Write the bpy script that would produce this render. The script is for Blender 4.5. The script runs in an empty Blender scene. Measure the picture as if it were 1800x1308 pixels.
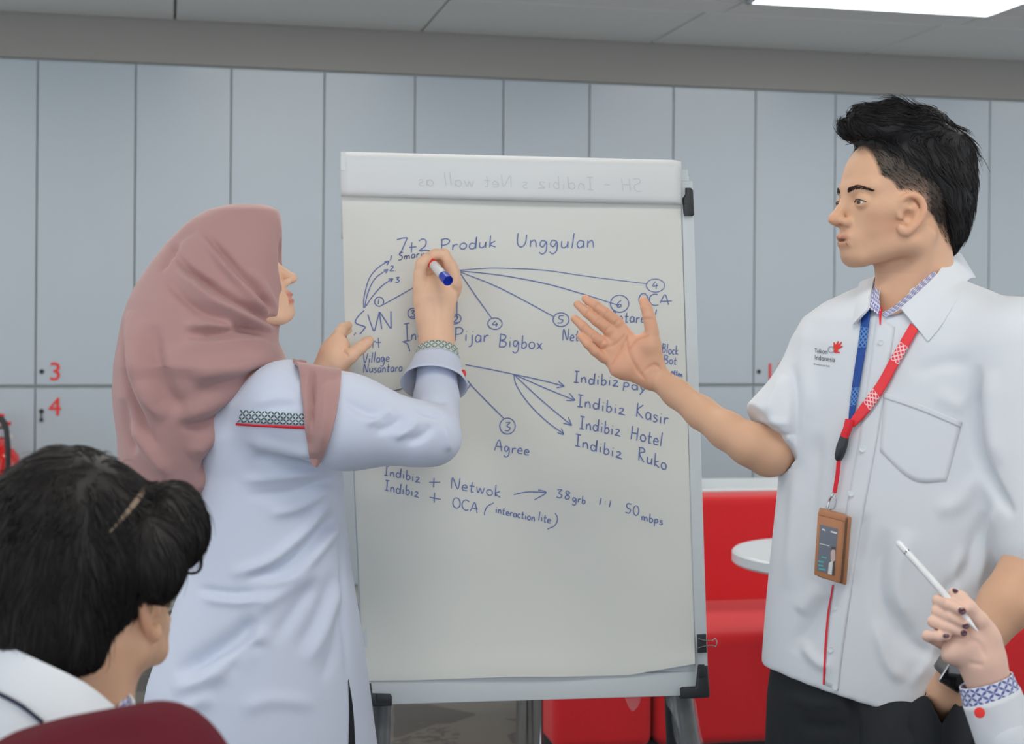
import bpy, bmesh, math, random
import numpy as np
from mathutils import Vector, Matrix
from mathutils.bvhtree import BVHTree

random.seed(7); RNG = np.random.default_rng(11)
scene = bpy.context.scene
COL = scene.collection
R = math.radians

# ------------------------------------------------------------------ camera
F_PX, W_PX, H_PX = 2700.0, 1800.0, 1308.0
HORIZON, ROLL, CAM_Z = 560.0, R(0.45), 1.39
cam_d = bpy.data.cameras.new('camera'); cam = bpy.data.objects.new('camera', cam_d); COL.objects.link(cam)
cam_d.sensor_width = 36.0; cam_d.lens = 36.0 * F_PX / W_PX
cam_d.shift_y = -(H_PX / 2 - HORIZON) / W_PX
cam_d.clip_start = 0.05; cam_d.clip_end = 60
cam_d.dof.use_dof = True; cam_d.dof.focus_distance = 2.62; cam_d.dof.aperture_fstop = 6.3
cam.matrix_world = Matrix.Translation((0, 0, CAM_Z)) @ Matrix.Rotation(-ROLL, 4, 'Y') @ Matrix.Rotation(R(90), 4, 'X')
scene.camera = cam

# ------------------------------------------------------------------ world and exposure
wd = bpy.data.worlds.new('daylight'); scene.world = wd; wd.use_nodes = True
wd.node_tree.nodes['Background'].inputs[0].default_value = (0.85, 0.92, 1.0, 1)
wd.node_tree.nodes['Background'].inputs[1].default_value = 1.45
PANEL_STRENGTH = 7.0
vs = scene.view_settings
vs.view_transform = 'Standard'; vs.look = 'None'; vs.gamma = 1.0; vs.use_curve_mapping = False
vs.exposure = 0.32

# ------------------------------------------------------------------ pixel <-> place helpers (1800 x 1308 frame)
CR, SR = math.cos(ROLL), math.sin(ROLL)
CAMV = Vector((0, 0, CAM_Z))
def ray(px, py):
    a, b = px - 900.0, HORIZON - py
    return Vector(((a * CR - b * SR) / F_PX, 1.0, (a * SR + b * CR) / F_PX))
def P(px, py, Y):
    return CAMV + ray(px, py) * Y
def project(V):
    """world points (N,3) -> pixel coords"""
    V = np.asarray(V, float)
    x = V[:, 0] / V[:, 1] * F_PX; z = (V[:, 2] - CAM_Z) / V[:, 1] * F_PX
    a = x * CR + z * SR; b = -x * SR + z * CR
    return np.stack([900 + a, HORIZON - b], 1)
def mpp(Y): return Y / F_PX            # metres per pixel at depth Y

# ------------------------------------------------------------------ objects
def tag(o, label=None, cat=None, group=None, kind=None):
    if label: o['label'] = label
    if cat: o['category'] = cat
    if group: o['group'] = group
    if kind: o['kind'] = kind
    return o
def empty(name, loc, label=None, cat=None, group=None, kind=None):
    o = bpy.data.objects.new(name, None); COL.objects.link(o); o.location = loc
    o.empty_display_size = 0.05
    return tag(o, label, cat, group, kind)
def world_of(o):
    m = Matrix.Translation(o.location)
    while o.parent:
        o = o.parent; m = Matrix.Translation(o.location) @ m
    return m.translation.copy()
def link(name, me, mat=None, parent=None, smooth=False):
    """mesh given in world coordinates; parented without moving it"""
    o = bpy.data.objects.new(name, me); COL.objects.link(o)
    if mat is not None and not me.materials: me.materials.append(mat)
    if smooth: me.polygons.foreach_set('use_smooth', [True] * len(me.polygons))
    if parent is not None:
        w = world_of(parent); o.parent = parent
        me.transform(Matrix.Translation(-w)); 
    return o
def mesh_np(name, V, Fq, mat=None, parent=None, smooth=True, col=None, uv=None):
    V = np.asarray(V, np.float32)
    me = bpy.data.meshes.new(name)
    me.from_pydata(V.tolist(), [], [list(map(int, f)) for f in Fq])
    me.update()
    if col is not None:
        at = me.color_attributes.new('tint', 'FLOAT_COLOR', 'POINT')
        c4 = np.ones((len(V), 4), np.float32); c4[:, :3] = col
        at.data.foreach_set('color', c4.ravel())
    if uv is not None:
        ul = me.uv_layers.new(name='UVMap'); uv = np.asarray(uv, np.float32)
        li = np.zeros(len(me.loops), np.int32); me.loops.foreach_get('vertex_index', li)
        ul.data.foreach_set('uv', uv[li].ravel())
    return link(name, me, mat, parent, smooth)

class MB:
    """collects simple solids into one mesh"""
    def __init__(s): s.bm = bmesh.new()
    def hull8(s, pts):
        """8 corners: bottom 4 ccw, top 4 ccw"""
        v = [s.bm.verts.new(p) for p in pts]
        for f in ((3,2,1,0),(4,5,6,7),(0,1,5,4),(1,2,6,5),(2,3,7,6),(3,0,4,7)):
            s.bm.faces.new([v[i] for i in f])
        return s
    def box(s, c, size, rz=0.0, bevel=0.0, seg=2, M=None):
        b = bmesh.new(); bmesh.ops.create_cube(b, size=1.0)
        bmesh.ops.scale(b, vec=size, verts=b.verts)
        if bevel > 0:
            bmesh.ops.bevel(b, geom=b.edges[:], offset=bevel, segments=seg, profile=0.5, affect='EDGES')
        m = Matrix.Translation(c) @ Matrix.Rotation(rz, 4, 'Z') if M is None else M
        b.transform(m); s.add(b); return s
    def add(s, b):
        tmp = bpy.data.meshes.new('tmp'); b.to_mesh(tmp); b.free(); s.bm.from_mesh(tmp); bpy.data.meshes.remove(tmp)
    def tube(s, pts, rad, n=10, cap=True, flat=None):
        V, Fq = tube_np(pts, rad, n, cap)
        vs_ = [s.bm.verts.new(p) for p in V]
        for f in Fq: s.bm.faces.new([vs_[i] for i in f])
        return s
    def lathe(s, prof, origin, n=32, axis=None):
        """prof: (radius, height) pairs along axis"""
        ax = Vector(axis).normalized() if axis is not None else Vector((0, 0, 1))
        q = ax.to_track_quat('Z', 'Y'); rings = []
        for r_, h in prof:
            rings.append([s.bm.verts.new(Vector(origin) + q @ Vector((r_ * math.cos(2*math.pi*i/n), r_ * math.sin(2*math.pi*i/n), h))) for i in range(n)])
        for a, b in zip(rings[:-1], rings[1:]):
            for i in range(n): s.bm.faces.new((a[i], a[(i+1) % n], b[(i+1) % n], b[i]))
        s.bm.faces.new(rings[0][::-1]); s.bm.faces.new(rings[-1]); return s
    def build(s, name, mat=None, parent=None, smooth=False, bevel=0.0):
        bmesh.ops.remove_doubles(s.bm, verts=s.bm.verts, dist=1e-6)
        bmesh.ops.recalc_face_normals(s.bm, faces=s.bm.faces)
        me = bpy.data.meshes.new(name); s.bm.to_mesh(me); s.bm.free()
        o = link(name, me, mat, parent, smooth)
        if smooth: auto_smooth(me)
        return o
def auto_smooth(me, ang=R(38)):
    bm = bmesh.new(); bm.from_mesh(me)
    for e in bm.edges:
        e.smooth = not (len(e.link_faces) == 2 and e.calc_face_angle(0) > ang)
    bm.to_mesh(me); bm.free()

def catmull(pts, sub=6):
    p = np.asarray([tuple(q) for q in pts], float)
    if len(p) < 3: 
        t = np.linspace(0, 1, sub + 1)[:, None]; return p[0] * (1 - t) + p[1] * t
    q = np.vstack([2*p[0]-p[1], p, 2*p[-1]-p[-2]]); out = []
    for i in range(1, len(q) - 2):
        for t in np.linspace(0, 1, sub, endpoint=False):
            a, b, c, d = q[i-1], q[i], q[i+1], q[i+2]
            out.append(0.5*((2*b)+(-a+c)*t+(2*a-5*b+4*c-d)*t*t+(-a+3*b-3*c+d)*t**3))
    out.append(p[-1]); return np.array(out)
def frames(p):
    p = np.asarray(p, float); t = np.gradient(p, axis=0); t /= np.linalg.norm(t, axis=1)[:, None] + 1e-12
    up = np.array([0, 0, 1.0]) if abs(t[0, 2]) < 0.9 else np.array([1.0, 0, 0])
    n = np.cross(up, t[0]); n /= np.linalg.norm(n); N = [n]
    for i in range(1, len(p)):
        n = N[-1] - t[i] * np.dot(N[-1], t[i]); N.append(n / (np.linalg.norm(n) + 1e-12))
    N = np.array(N); return t, N, np.cross(t, N)
def tube_np(pts, rad, n=10, cap=True):
    p = np.asarray([tuple(q) for q in pts], float); t, N, B = frames(p)
    r = np.broadcast_to(np.asarray(rad, float), (len(p),))
    a = np.arange(n) * 2 * math.pi / n
    V = (p[:, None] + r[:, None, None] * (N[:, None] * np.cos(a)[None, :, None] + B[:, None] * np.sin(a)[None, :, None])).reshape(-1, 3)
    Fq = [(i*n+j, i*n+(j+1) % n, (i+1)*n+(j+1) % n, (i+1)*n+j) for i in range(len(p)-1) for j in range(n)]
    if cap: Fq += [tuple(range(n))[::-1], tuple((len(p)-1)*n + j for j in range(n))]
    return V, Fq

# ------------------------------------------------------------------ materials
def srgb(r, g, b):
    f = lambda c: (c/255/12.92) if c/255 <= 0.04045 else ((c/255+0.055)/1.055)**2.4
    return (f(r), f(g), f(b))
class NT:
    def __init__(s, name):
        s.m = bpy.data.materials.new(name); s.m.use_nodes = True; s.t = s.m.node_tree
        s.b = s.t.nodes['Principled BSDF']
    def n(s, typ, **kw):
        nd = s.t.nodes.new(typ)
        for k, v in kw.items(): setattr(nd, k, v)
        return nd
    def l(s, a, b): s.t.links.new(a, b)
    def math(s, op, a, b=None, c=None):
        nd = s.n('ShaderNodeMath', operation=op)
        for i, v in enumerate((a, b, c)):
            if v is None: continue
            if isinstance(v, (int, float)): nd.inputs[i].default_value = v
            else: s.l(v, nd.inputs[i])
        return nd.outputs[0]
    def mix(s, fac, a, b, mode='MIX'):
        nd = s.n('ShaderNodeMix', data_type='RGBA', blend_type=mode)
        for sock, v in ((nd.inputs[0], fac), (nd.inputs[6], a), (nd.inputs[7], b)):
            if isinstance(v, (int, float)): sock.default_value = v
            elif isinstance(v, tuple): sock.default_value = (*v, 1)
            else: s.l(v, sock)
        return nd.outputs[2]
def mat(name, c, rough=0.6, metal=0.0, var=0.06, vscale=8.0, bump=0.0, bscale=200.0, sss=0.0, sheen=0.0, coat=0.0,
        tint=False, spec=0.5, emit=None, alpha=1.0, trans=0.0, stretch=None):
    q = NT(name); b = q.b
    tc = q.n('ShaderNodeTexCoord'); src = tc.outputs['Object']
    if stretch is not None:
        mp = q.n('ShaderNodeMapping'); mp.inputs['Scale'].default_value = stretch; q.l(src, mp.inputs[0]); src = mp.outputs[0]
    nz = q.n('ShaderNodeTexNoise'); nz.inputs['Scale'].default_value = vscale; nz.inputs['Detail'].default_value = 4
    q.l(src, nz.inputs['Vector'])
    lo = tuple(x * (1 - var) for x in c); hi = tuple(min(1, x * (1 + var)) for x in c)
    colr = q.mix(nz.outputs[0], lo, hi)
    if tint:
        at = q.n('ShaderNodeVertexColor', layer_name='tint'); colr = q.mix(1.0, colr, at.outputs[0], 'MULTIPLY')
    q.l(colr, b.inputs['Base Color'])
    b.inputs['Roughness'].default_value = rough; b.inputs['Metallic'].default_value = metal
    b.inputs['Specular IOR Level'].default_value = spec
    if sss > 0:
        b.inputs['Subsurface Weight'].default_value = sss; b.inputs['Subsurface Scale'].default_value = 0.004
        b.inputs['Subsurface Radius'].default_value = (1.0, 0.35, 0.18)
    if sheen > 0: b.inputs['Sheen Weight'].default_value = sheen
    if coat > 0: b.inputs['Coat Weight'].default_value = coat; b.inputs['Coat Roughness'].default_value = 0.15
    if alpha < 1: b.inputs['Alpha'].default_value = alpha
    if trans > 0: b.inputs['Transmission Weight'].default_value = trans
    if emit: b.inputs['Emission Color'].default_value = (*emit[0], 1); b.inputs['Emission Strength'].default_value = emit[1]
    if bump > 0:
        n2 = q.n('ShaderNodeTexNoise'); n2.inputs['Scale'].default_value = bscale; n2.inputs['Detail'].default_value = 3
        q.l(src, n2.inputs['Vector'])
        bp = q.n('ShaderNodeBump'); bp.inputs['Strength'].default_value = bump; bp.inputs['Distance'].default_value = 0.002
        q.l(n2.outputs[0], bp.inputs['Height']); q.l(bp.outputs[0], b.inputs['Normal'])
    return q.m
def kawung(name, ground, ink, nu, nv, rough=0.8):
    """batik-like lattice of leaf shapes on a diagonal grid, in UV space"""
    q = NT(name); uv = q.n('ShaderNodeUVMap'); sp = q.n('ShaderNodeSeparateXYZ'); q.l(uv.outputs[0], sp.inputs[0])
    u = q.math('MULTIPLY', sp.outputs[0], nu); v = q.math('MULTIPLY', sp.outputs[1], nv)
    a = q.math('ADD', u, v); c = q.math('SUBTRACT', u, v)
    def leaf(s_, t_):
        d = q.math('PINGPONG', s_, 0.5)                       # distance to grid line
        w = q.math('ABSOLUTE', q.math('SINE', q.math('MULTIPLY', t_, math.pi)))
        return q.math('LESS_THAN', d, q.math('MULTIPLY', w, 0.19))
    k = q.math('MAXIMUM', leaf(a, c), leaf(c, a))
    q.l(q.mix(k, ground, ink), q.b.inputs['Base Color']); q.b.inputs['Roughness'].default_value = rough
    return q.m
def lanyard_mat(name, base, ink, period, dens=1.0):
    """woven strap: plain colour with patches of a printed net pattern along its length (UV: u across, v along in metres)"""
    q = NT(name); uv = q.n('ShaderNodeUVMap'); sp = q.n('ShaderNodeSeparateXYZ'); q.l(uv.outputs[0], sp.inputs[0])
    u, v = sp.outputs[0], sp.outputs[1]
    ph = q.math('FRACT', q.math('DIVIDE', v, period))
    band = q.math('LESS_THAN', q.math('ABSOLUTE', q.math('SUBTRACT', ph, 0.5)), 0.17)
    s_ = q.math('ADD', q.math('MULTIPLY', u, 2.0), q.math('MULTIPLY', v, 130.0)); t_ = q.math('SUBTRACT', q.math('MULTIPLY', u, 2.0), q.math('MULTIPLY', v, 130.0))
    net = q.math('MAXIMUM', q.math('LESS_THAN', q.math('PINGPONG', s_, 0.5), 0.16), q.math('LESS_THAN', q.math('PINGPONG', t_, 0.5), 0.16))
    k = q.math('MULTIPLY', q.math('MULTIPLY', band, net), dens)
    q.l(q.mix(k, base, ink), q.b.inputs['Base Color']); q.b.inputs['Roughness'].default_value = 0.6
    return q.m

# ------------------------------------------------------------------ implicit surfaces (smooth-blended solids -> one mesh)
BIG = 1e3
class SDF:
    def __init__(s): s.ops = []
    def _add(s, fn, lo, hi, k, sub=False): s.ops.append((fn, np.array(lo, float), np.array(hi, float), k, sub)); return s
    def cone(s, a, b, r1, r2, k=0.01, flat=None, sub=False):
        a = np.array(tuple(a), float); b = np.array(tuple(b), float); ba = b - a; L2 = max(np.dot(ba, ba), 1e-12)
        fn_, ff = None, 1.0
        if flat is not None: fn_ = np.array(tuple(flat[0]), float); fn_ /= np.linalg.norm(fn_); ff = flat[1]
        def f(p):
            pa = p - a
            h = np.clip(pa @ ba / L2, 0, 1)
            d = pa - h[:, None] * ba
            if fn_ is not None: d = d + ((ff - 1) * (d @ fn_))[:, None] * fn_
            return np.sqrt((d * d).sum(1)) - (r1 + (r2 - r1) * h)
        m = max(r1, r2)
        if flat is not None and ff < 1: m = m / ff
        return s._add(f, np.minimum(a, b) - m, np.maximum(a, b) + m, k, sub)
    def chain(s, pts, rads, k=0.01, flat=None):
        for i in range(len(pts) - 1): s.cone(pts[i], pts[i+1], rads[i], rads[i+1], k, flat)
        return s
    def ell(s, c, r, M=None, k=0.01, sub=False):
        c = np.array(tuple(c), float); r = np.array(r, float); M = np.eye(3) if M is None else np.array(M, float)  # columns = axes
        def f(p):
            q = (p - c) @ M
            k0 = np.sqrt(((q / r) ** 2).sum(1)); k1 = np.sqrt(((q / (r * r)) ** 2).sum(1)) + 1e-9
            return k0 * (k0 - 1.0) / k1
        ext = np.sqrt(((M * r) ** 2).sum(1))
        return s._add(f, c - ext, c + ext, k, sub)
    def zloft(s, rows, k=0.02, phi=0.0, n=2.0, sub=False):
        """rows: (z, cx, cy, rx, ry) sorted by z; ellipse turned by phi about z"""
        T = np.array(sorted(rows), float); cp, sp_ = math.cos(phi), math.sin(phi)
        def f(p):
            z = np.clip(p[:, 2], T[0, 0], T[-1, 0]); cx, cy, rx, ry = (np.interp(z, T[:, 0], T[:, i]) for i in (1, 2, 3, 4))
            dx, dy = p[:, 0] - cx, p[:, 1] - cy
            X = dx * cp + dy * sp_; Y = -dx * sp_ + dy * cp
            kk = ((np.abs(X) / rx) ** n + (np.abs(Y) / ry) ** n) ** (1.0 / n)
            d = (kk - 1.0) * np.minimum(rx, ry)
            dz = np.abs(p[:, 2] - z)
            return np.where(dz > 0, np.sqrt(np.maximum(d, 0) ** 2 + dz * dz) + np.minimum(d, 0) * 0 , d)
        m = T[:, 3:5].max()
        return s._add(f, (T[:, 1].min() - m, T[:, 2].min() - m, T[0, 0]), (T[:, 1].max() + m, T[:, 2].max() + m, T[-1, 0]), k, sub)
    def cut(s, pt, nrm, k=0.002):
        """remove the half space on the side of nrm"""
        pt = np.array(tuple(pt), float); nrm = np.array(tuple(nrm), float); nrm /= np.linalg.norm(nrm)
        return s._add(lambda p: -((p - pt) @ nrm), (-BIG,)*3, (BIG,)*3, k, True)
    def fn(s, f, lo, hi, k=0.005, sub=False): return s._add(f, lo, hi, k, sub)
    def mesh(s, h, lo=None, hi=None, smooth=1):
        pos = [o for o in s.ops if not o[4]]
        L = np.min([o[1] for o in pos], 0) - 3*h if lo is None else np.array(lo, float)
        H = np.max([o[2] for o in pos], 0) + 3*h if hi is None else np.array(hi, float)
        n = np.maximum(np.ceil((H - L) / h).astype(int) + 1, 3)
        Fd = np.full(n, BIG, np.float32)
        for f, a, b, k, sub in s.ops:
            m = k + 2.5*h
            i0 = np.clip(np.floor((a - m - L) / h).astype(int), 0, n); i1 = np.clip(np.ceil((b + m - L) / h).astype(int) + 1, 0, n)
            if np.any(i1 <= i0): continue
            g = np.meshgrid(*[L[d] + h*np.arange(i0[d], i1[d]) for d in range(3)], indexing='ij')
            p = np.stack([x.ravel() for x in g], 1)
            v = f(p).astype(np.float32).reshape(g[0].shape)
            sl = tuple(slice(i0[d], i1[d]) for d in range(3)); o = Fd[sl]
            if sub:
                v = -v; hh = np.clip(0.5 + 0.5*(v - o)/k, 0, 1); Fd[sl] = o + (v - o)*hh + k*hh*(1 - hh)
            else:
                far = o > BIG/2
                hh = np.clip(0.5 + 0.5*(o - v)/k, 0, 1)          # 1 where v is the nearer solid
                Fd[sl] = np.where(far, v, o*(1-hh) + v*hh - k*hh*(1-hh))
        V, Q = surface_nets(Fd)
        V = V * h + L
        for _ in range(smooth): V = laplacian(V, Q, 0.5)
        return V, Q
def surface_nets(Fd):
    S = Fd < 0
    c = [S[i:S.shape[0]-1+i, j:S.shape[1]-1+j, k:S.shape[2]-1+k] for i in (0,1) for j in (0,1) for k in (0,1)]
    anyi = c[0].copy(); alli = c[0].copy()
    for x in c[1:]: anyi |= x; alli &= x
    act = anyi & ~alli
    idx = np.argwhere(act); N = len(idx)
    cid = np.full(act.shape, -1, np.int32); cid[tuple(idx.T)] = np.arange(N)
    off = [(i, j, k) for i in (0,1) for j in (0,1) for k in (0,1)]
    cv = np.stack([Fd[idx[:,0]+o[0], idx[:,1]+o[1], idx[:,2]+o[2]] for o in off], 1)
    cv = np.clip(cv, -1, 1)
    acc = np.zeros((N, 3)); cnt = np.zeros(N)
    for a in range(8):
        for d in range(3):
            if off[a][d] == 0:
                o2 = list(off[a]); o2[d] = 1; b = off.index(tuple(o2))
                va, vb = cv[:, a], cv[:, b]; m = (va < 0) != (vb < 0)
                t = np.where(m, va / np.where(m, va - vb, 1), 0)
                p = np.tile(np.array(off[a], float), (N, 1)); p[:, d] += t
                acc[m] += p[m]; cnt[m] += 1
    V = idx + acc / np.maximum(cnt, 1)[:, None]
    quads = []
    for d in range(3):
        u, w = (d+1) % 3, (d+2) % 3
        sa = [slice(None)]*3; sb = [slice(None)]*3; sa[d] = slice(0, -1); sb[d] = slice(1, None)
        A, B = S[tuple(sa)], S[tuple(sb)]
        e = np.argwhere(A != B)
        ok = (e[:, u] > 0) & (e[:, w] > 0) & (e[:, u] < Fd.shape[u]-1) & (e[:, w] < Fd.shape[w]-1); e = e[ok]
        if not len(e): continue
        q = []
        for du, dw in ((-1,-1),(0,-1),(0,0),(-1,0)):
            z = e.copy(); z[:, u] += du; z[:, w] += dw; q.append(cid[tuple(z.T)])
        q = np.stack(q, 1); ins = A[tuple(e.T)]
        q[~ins] = q[~ins][:, ::-1]; quads.append(q)
    return V, np.vstack(quads)
def laplacian(V, Q, w=0.5):
    s = np.zeros_like(V); c = np.zeros(len(V))
    for a, b in ((0,1),(1,2),(2,3),(3,0)):
        np.add.at(s, Q[:, a], V[Q[:, b]]); np.add.at(s, Q[:, b], V[Q[:, a]]); np.add.at(c, Q[:, a], 1); np.add.at(c, Q[:, b], 1)
    return V*(1-w) + w*s/np.maximum(c, 1)[:, None]
def vnormals(V, Q):
    n = np.cross(V[Q[:,2]]-V[Q[:,0]], V[Q[:,3]]-V[Q[:,1]]); N = np.zeros_like(V)
    for i in range(4): np.add.at(N, Q[:, i], n)
    return N / (np.linalg.norm(N, axis=1)[:, None] + 1e-12)
def merge(*VQ):
    Vs, Qs, o = [], [], 0
    for V, Q in VQ: Vs.append(V); Qs.append(np.asarray(Q) + o); o += len(V)
    return np.vstack(Vs), np.vstack(Qs)
def seg_dist(p, path):
    """distance of 2-D points to polyline, and fraction along it"""
    path = np.asarray(path, float); best = np.full(len(p), 1e9); bt = np.zeros(len(p)); n = len(path) - 1
    for i in range(n):
        a, b = path[i], path[i+1]; ba = b - a; t = np.clip(((p - a) @ ba) / max(ba @ ba, 1e-9), 0, 1)
        d = np.sqrt((((p - a) - t[:, None]*ba) ** 2).sum(1)); m = d < best
        best[m] = d[m]; bt[m] = (i + t[m]) / n
    return best, bt
def folds(V, Q, creases, gain=1.0):
    """cloth folds: ridges (+) and valleys (-) along paths drawn over the side of the cloth that faces the camera"""
    N = vnormals(V, Q); px = project(V)
    toc = np.array([0, 0, CAM_Z]) - V; toc /= np.linalg.norm(toc, axis=1)[:, None]
    face = np.clip((N * toc).sum(1) * 2.5, 0, 1)
    D = np.zeros(len(V))
    for path, w, h in creases:
        path = catmull([(a, b) for a, b in path], 5) if len(path) > 2 else np.array(path, float)
        lo, hi = path.min(0) - 3*w, path.max(0) + 3*w
        m = np.where((px[:,0] > lo[0]) & (px[:,0] < hi[0]) & (px[:,1] > lo[1]) & (px[:,1] < hi[1]))[0]
        if not len(m): continue
        d, t = seg_dist(px[m], path)
        D[m] += gain * h * np.exp(-(d / w) ** 2) * np.clip(np.sin(np.pi * np.clip(t, 0.0, 1)) * 1.6 + 0.0, 0, 1)
    return V + N * (D * face)[:, None]
def bvh(*objs):
    Vs, Fs, o = [], [], 0
    for ob in objs:
        w = world_of(ob); Vs += [v.co + w for v in ob.data.vertices]; Fs += [[i + o for i in p.vertices] for p in ob.data.polygons]; o = len(Vs)
    return BVHTree.FromPolygons(Vs, Fs)
def hit(tree, px, py, lift=0.0, Y=None):
    d = ray(px, py).normalized(); h = tree.ray_cast(CAMV, d, 20)
    if h[0] is None: return None
    n = h[1] if h[1].dot(d) < 0 else -h[1]
    return h[0] + n * lift
def strip_on(tree, name, left, right, mat_, parent, lift=0.002, nu=6, nv=24, thick=0.0, fallbackY=None, uvs=(1, 1), sub=8):
    """cloth strip lying on a surface between two drawn edges (pixel polylines); real thickness by a back layer"""
    a = catmull(left, sub); b = catmull(right, sub)
    ia = np.linspace(0, len(a)-1, nv+1); fa = lambda arr, t: np.stack([np.interp(t, np.arange(len(arr)), arr[:, i]) for i in (0, 1)], 1)
    A = fa(a, ia); B = fa(b, np.linspace(0, len(b)-1, nv+1))
    V, uv, last = [], [], None
    for i in range(nv+1):
        for j in range(nu+1):
            q = A[i] + (B[i]-A[i]) * j/nu
            p = hit(tree, q[0], q[1], lift)
            if p is None or (last is not None and fallbackY is None and abs(p.y - last) > 0.15):
                p = P(q[0], q[1], fallbackY if fallbackY else (last if last else 2.5))
            last = p.y; V.append(tuple(p)); uv.append((j/nu*uvs[0], i/nv*uvs[1]))
    V = np.array(V); n = (nu+1)*(nv+1)
    Fq = [(i*(nu+1)+j, (i+1)*(nu+1)+j, (i+1)*(nu+1)+j+1, i*(nu+1)+j+1) for i in range(nv) for j in range(nu)]
    if thick > 0:
        toc = np.array([0, 0, CAM_Z]) - V; toc /= np.linalg.norm(toc, axis=1)[:, None]
        V2 = V - toc*thick; V = np.vstack([V, V2]); uv = uv + uv
        Fq = Fq + [tuple(i + n for i in f[::-1]) for f in Fq]
        rim = [j for j in range(nu+1)] + [i*(nu+1)+nu for i in range(1, nv+1)] + [nv*(nu+1)+j for j in range(nu-1, -1, -1)] + [i*(nu+1) for i in range(nv-1, 0, -1)]
        for k in range(len(rim)):
            x, y = rim[k], rim[(k+1) % len(rim)]; Fq.append((x, y, y+n, x+n))
    return mesh_np(name, V, Fq, mat_, parent, True, uv=uv)
def poly_on(tree, name, polys, mat_, parent, lift=0.0012, Yfix=None):
    """flat print: pixel polygons laid onto a surface"""
    bm = bmesh.new()
    for poly in polys:
        vs_ = []
        for q in poly:
            p = hit(tree, q[0], q[1], lift)
            if p is None: p = P(q[0], q[1], Yfix or 2.4)
            vs_.append(bm.verts.new(p))
        try: bm.faces.new(vs_)
        except ValueError: pass
    bmesh.ops.triangulate(bm, faces=bm.faces)
    me = bpy.data.meshes.new(name); bm.to_mesh(me); bm.free()
    return link(name, me, mat_, parent)
def text_mesh(body, size, extrude=0.0):
    cu = bpy.data.curves.new('t', 'FONT'); cu.body = body; cu.size = size; cu.extrude = extrude; cu.resolution_u = 4
    o = bpy.data.objects.new('t', cu); COL.objects.link(o)
    dg = bpy.context.evaluated_depsgraph_get(); me = bpy.data.meshes.new_from_object(o.evaluated_get(dg))
    bpy.data.objects.remove(o); bpy.data.curves.remove(cu); return me
# ================================================================== materials of the place
M = {}
M['locker'] = mat('locker_white', srgb(174, 184, 192), 0.32, var=0.015, vscale=3, coat=0.12)
M['locker_gap'] = mat('locker_carcass', srgb(168, 174, 172), 0.7, var=0.03)
M['soffit'] = mat('soffit_paint', srgb(150, 148, 143), 0.85, var=0.03, vscale=2, bump=0.05, bscale=60)
M['tile'] = mat('ceiling_tile', srgb(222, 222, 218), 0.9, var=0.03, vscale=30, bump=0.12, bscale=150)
M['slab'] = mat('ceiling_slab', srgb(150, 150, 146), 0.9, var=0.03)
M['metal_white'] = mat('white_aluminium', srgb(206, 214, 218), 0.38, var=0.02, spec=0.5)
M['black_plastic'] = mat('black_plastic', srgb(44, 48, 52), 0.42, var=0.08, vscale=20)
M['chrome'] = mat('chrome', srgb(205, 208, 212), 0.12, metal=1.0, var=0.03)
M['steel'] = mat('steel', srgb(180, 180, 180), 0.25, metal=1.0, var=0.04)
M['dark_metal'] = mat('dark_metal', srgb(60, 60, 58), 0.4, metal=0.8, var=0.05)
M['red_print'] = mat('red_vinyl', srgb(226, 40, 30), 0.45, var=0.03)
M['red_fabric'] = mat('red_upholstery', srgb(206, 20, 30), 0.8, var=0.12, vscale=220, bump=0.25, bscale=500, sheen=0.15)
M['white_lam'] = mat('white_laminate', srgb(214, 222, 228), 0.3, var=0.015)
M['grey_box'] = mat('grey_plastic', srgb(150, 158, 166), 0.45, var=0.03)
M['ext_red'] = mat('extinguisher_paint', srgb(204, 22, 20), 0.2, var=0.05, coat=0.6)
M['rubber'] = mat('black_rubber', srgb(34, 35, 37), 0.55, var=0.1)
M['label_white'] = mat('label_paper', srgb(214, 212, 202), 0.6, var=0.03)
M['panel'] = mat('light_diffuser', (1, 1, 1), 0.5, var=0.0, emit=((1.0, 0.97, 0.90), PANEL_STRENGTH))
def carpet():
    q = NT('patterned_carpet'); tc = q.n('ShaderNodeTexCoord')
    mp = q.n('ShaderNodeMapping'); mp.inputs['Rotation'].default_value = (0, 0, 0.6); q.l(tc.outputs['Object'], mp.inputs[0])
    vo = q.n('ShaderNodeTexVoronoi', distance='CHEBYCHEV'); vo.inputs['Scale'].default_value = 3.2; q.l(mp.outputs[0], vo.inputs['Vector'])
    sx = q.n('ShaderNodeSeparateColor'); q.l(vo.outputs['Color'], sx.inputs[0])
    nz = q.n('ShaderNodeTexNoise'); nz.inputs['Scale'].default_value = 28; nz.inputs['Detail'].default_value = 6; q.l(tc.outputs['Object'], nz.inputs['Vector'])
    k = q.math('GREATER_THAN', q.math('ADD', q.math('MULTIPLY', sx.outputs[0], 0.8), q.math('MULTIPLY', nz.outputs[0], 0.9)), 0.85)
    c = q.mix(k, srgb(84, 82, 80), srgb(122, 119, 112))
    n2 = q.n('ShaderNodeTexNoise'); n2.inputs['Scale'].default_value = 400; q.l(tc.outputs['Object'], n2.inputs['Vector'])
    c = q.mix(n2.outputs[0], c, srgb(70, 68, 66), 'MIX'); q.t.nodes[-1].inputs[0].default_value = 0.3
    q.l(c, q.b.inputs['Base Color']); q.b.inputs['Roughness'].default_value = 0.95
    bp = q.n('ShaderNodeBump'); bp.inputs['Strength'].default_value = 0.4; bp.inputs['Distance'].default_value = 0.003
    q.l(n2.outputs[0], bp.inputs['Height']); q.l(bp.outputs[0], q.b.inputs['Normal']); return q.m
M['carpet'] = carpet()

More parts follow.
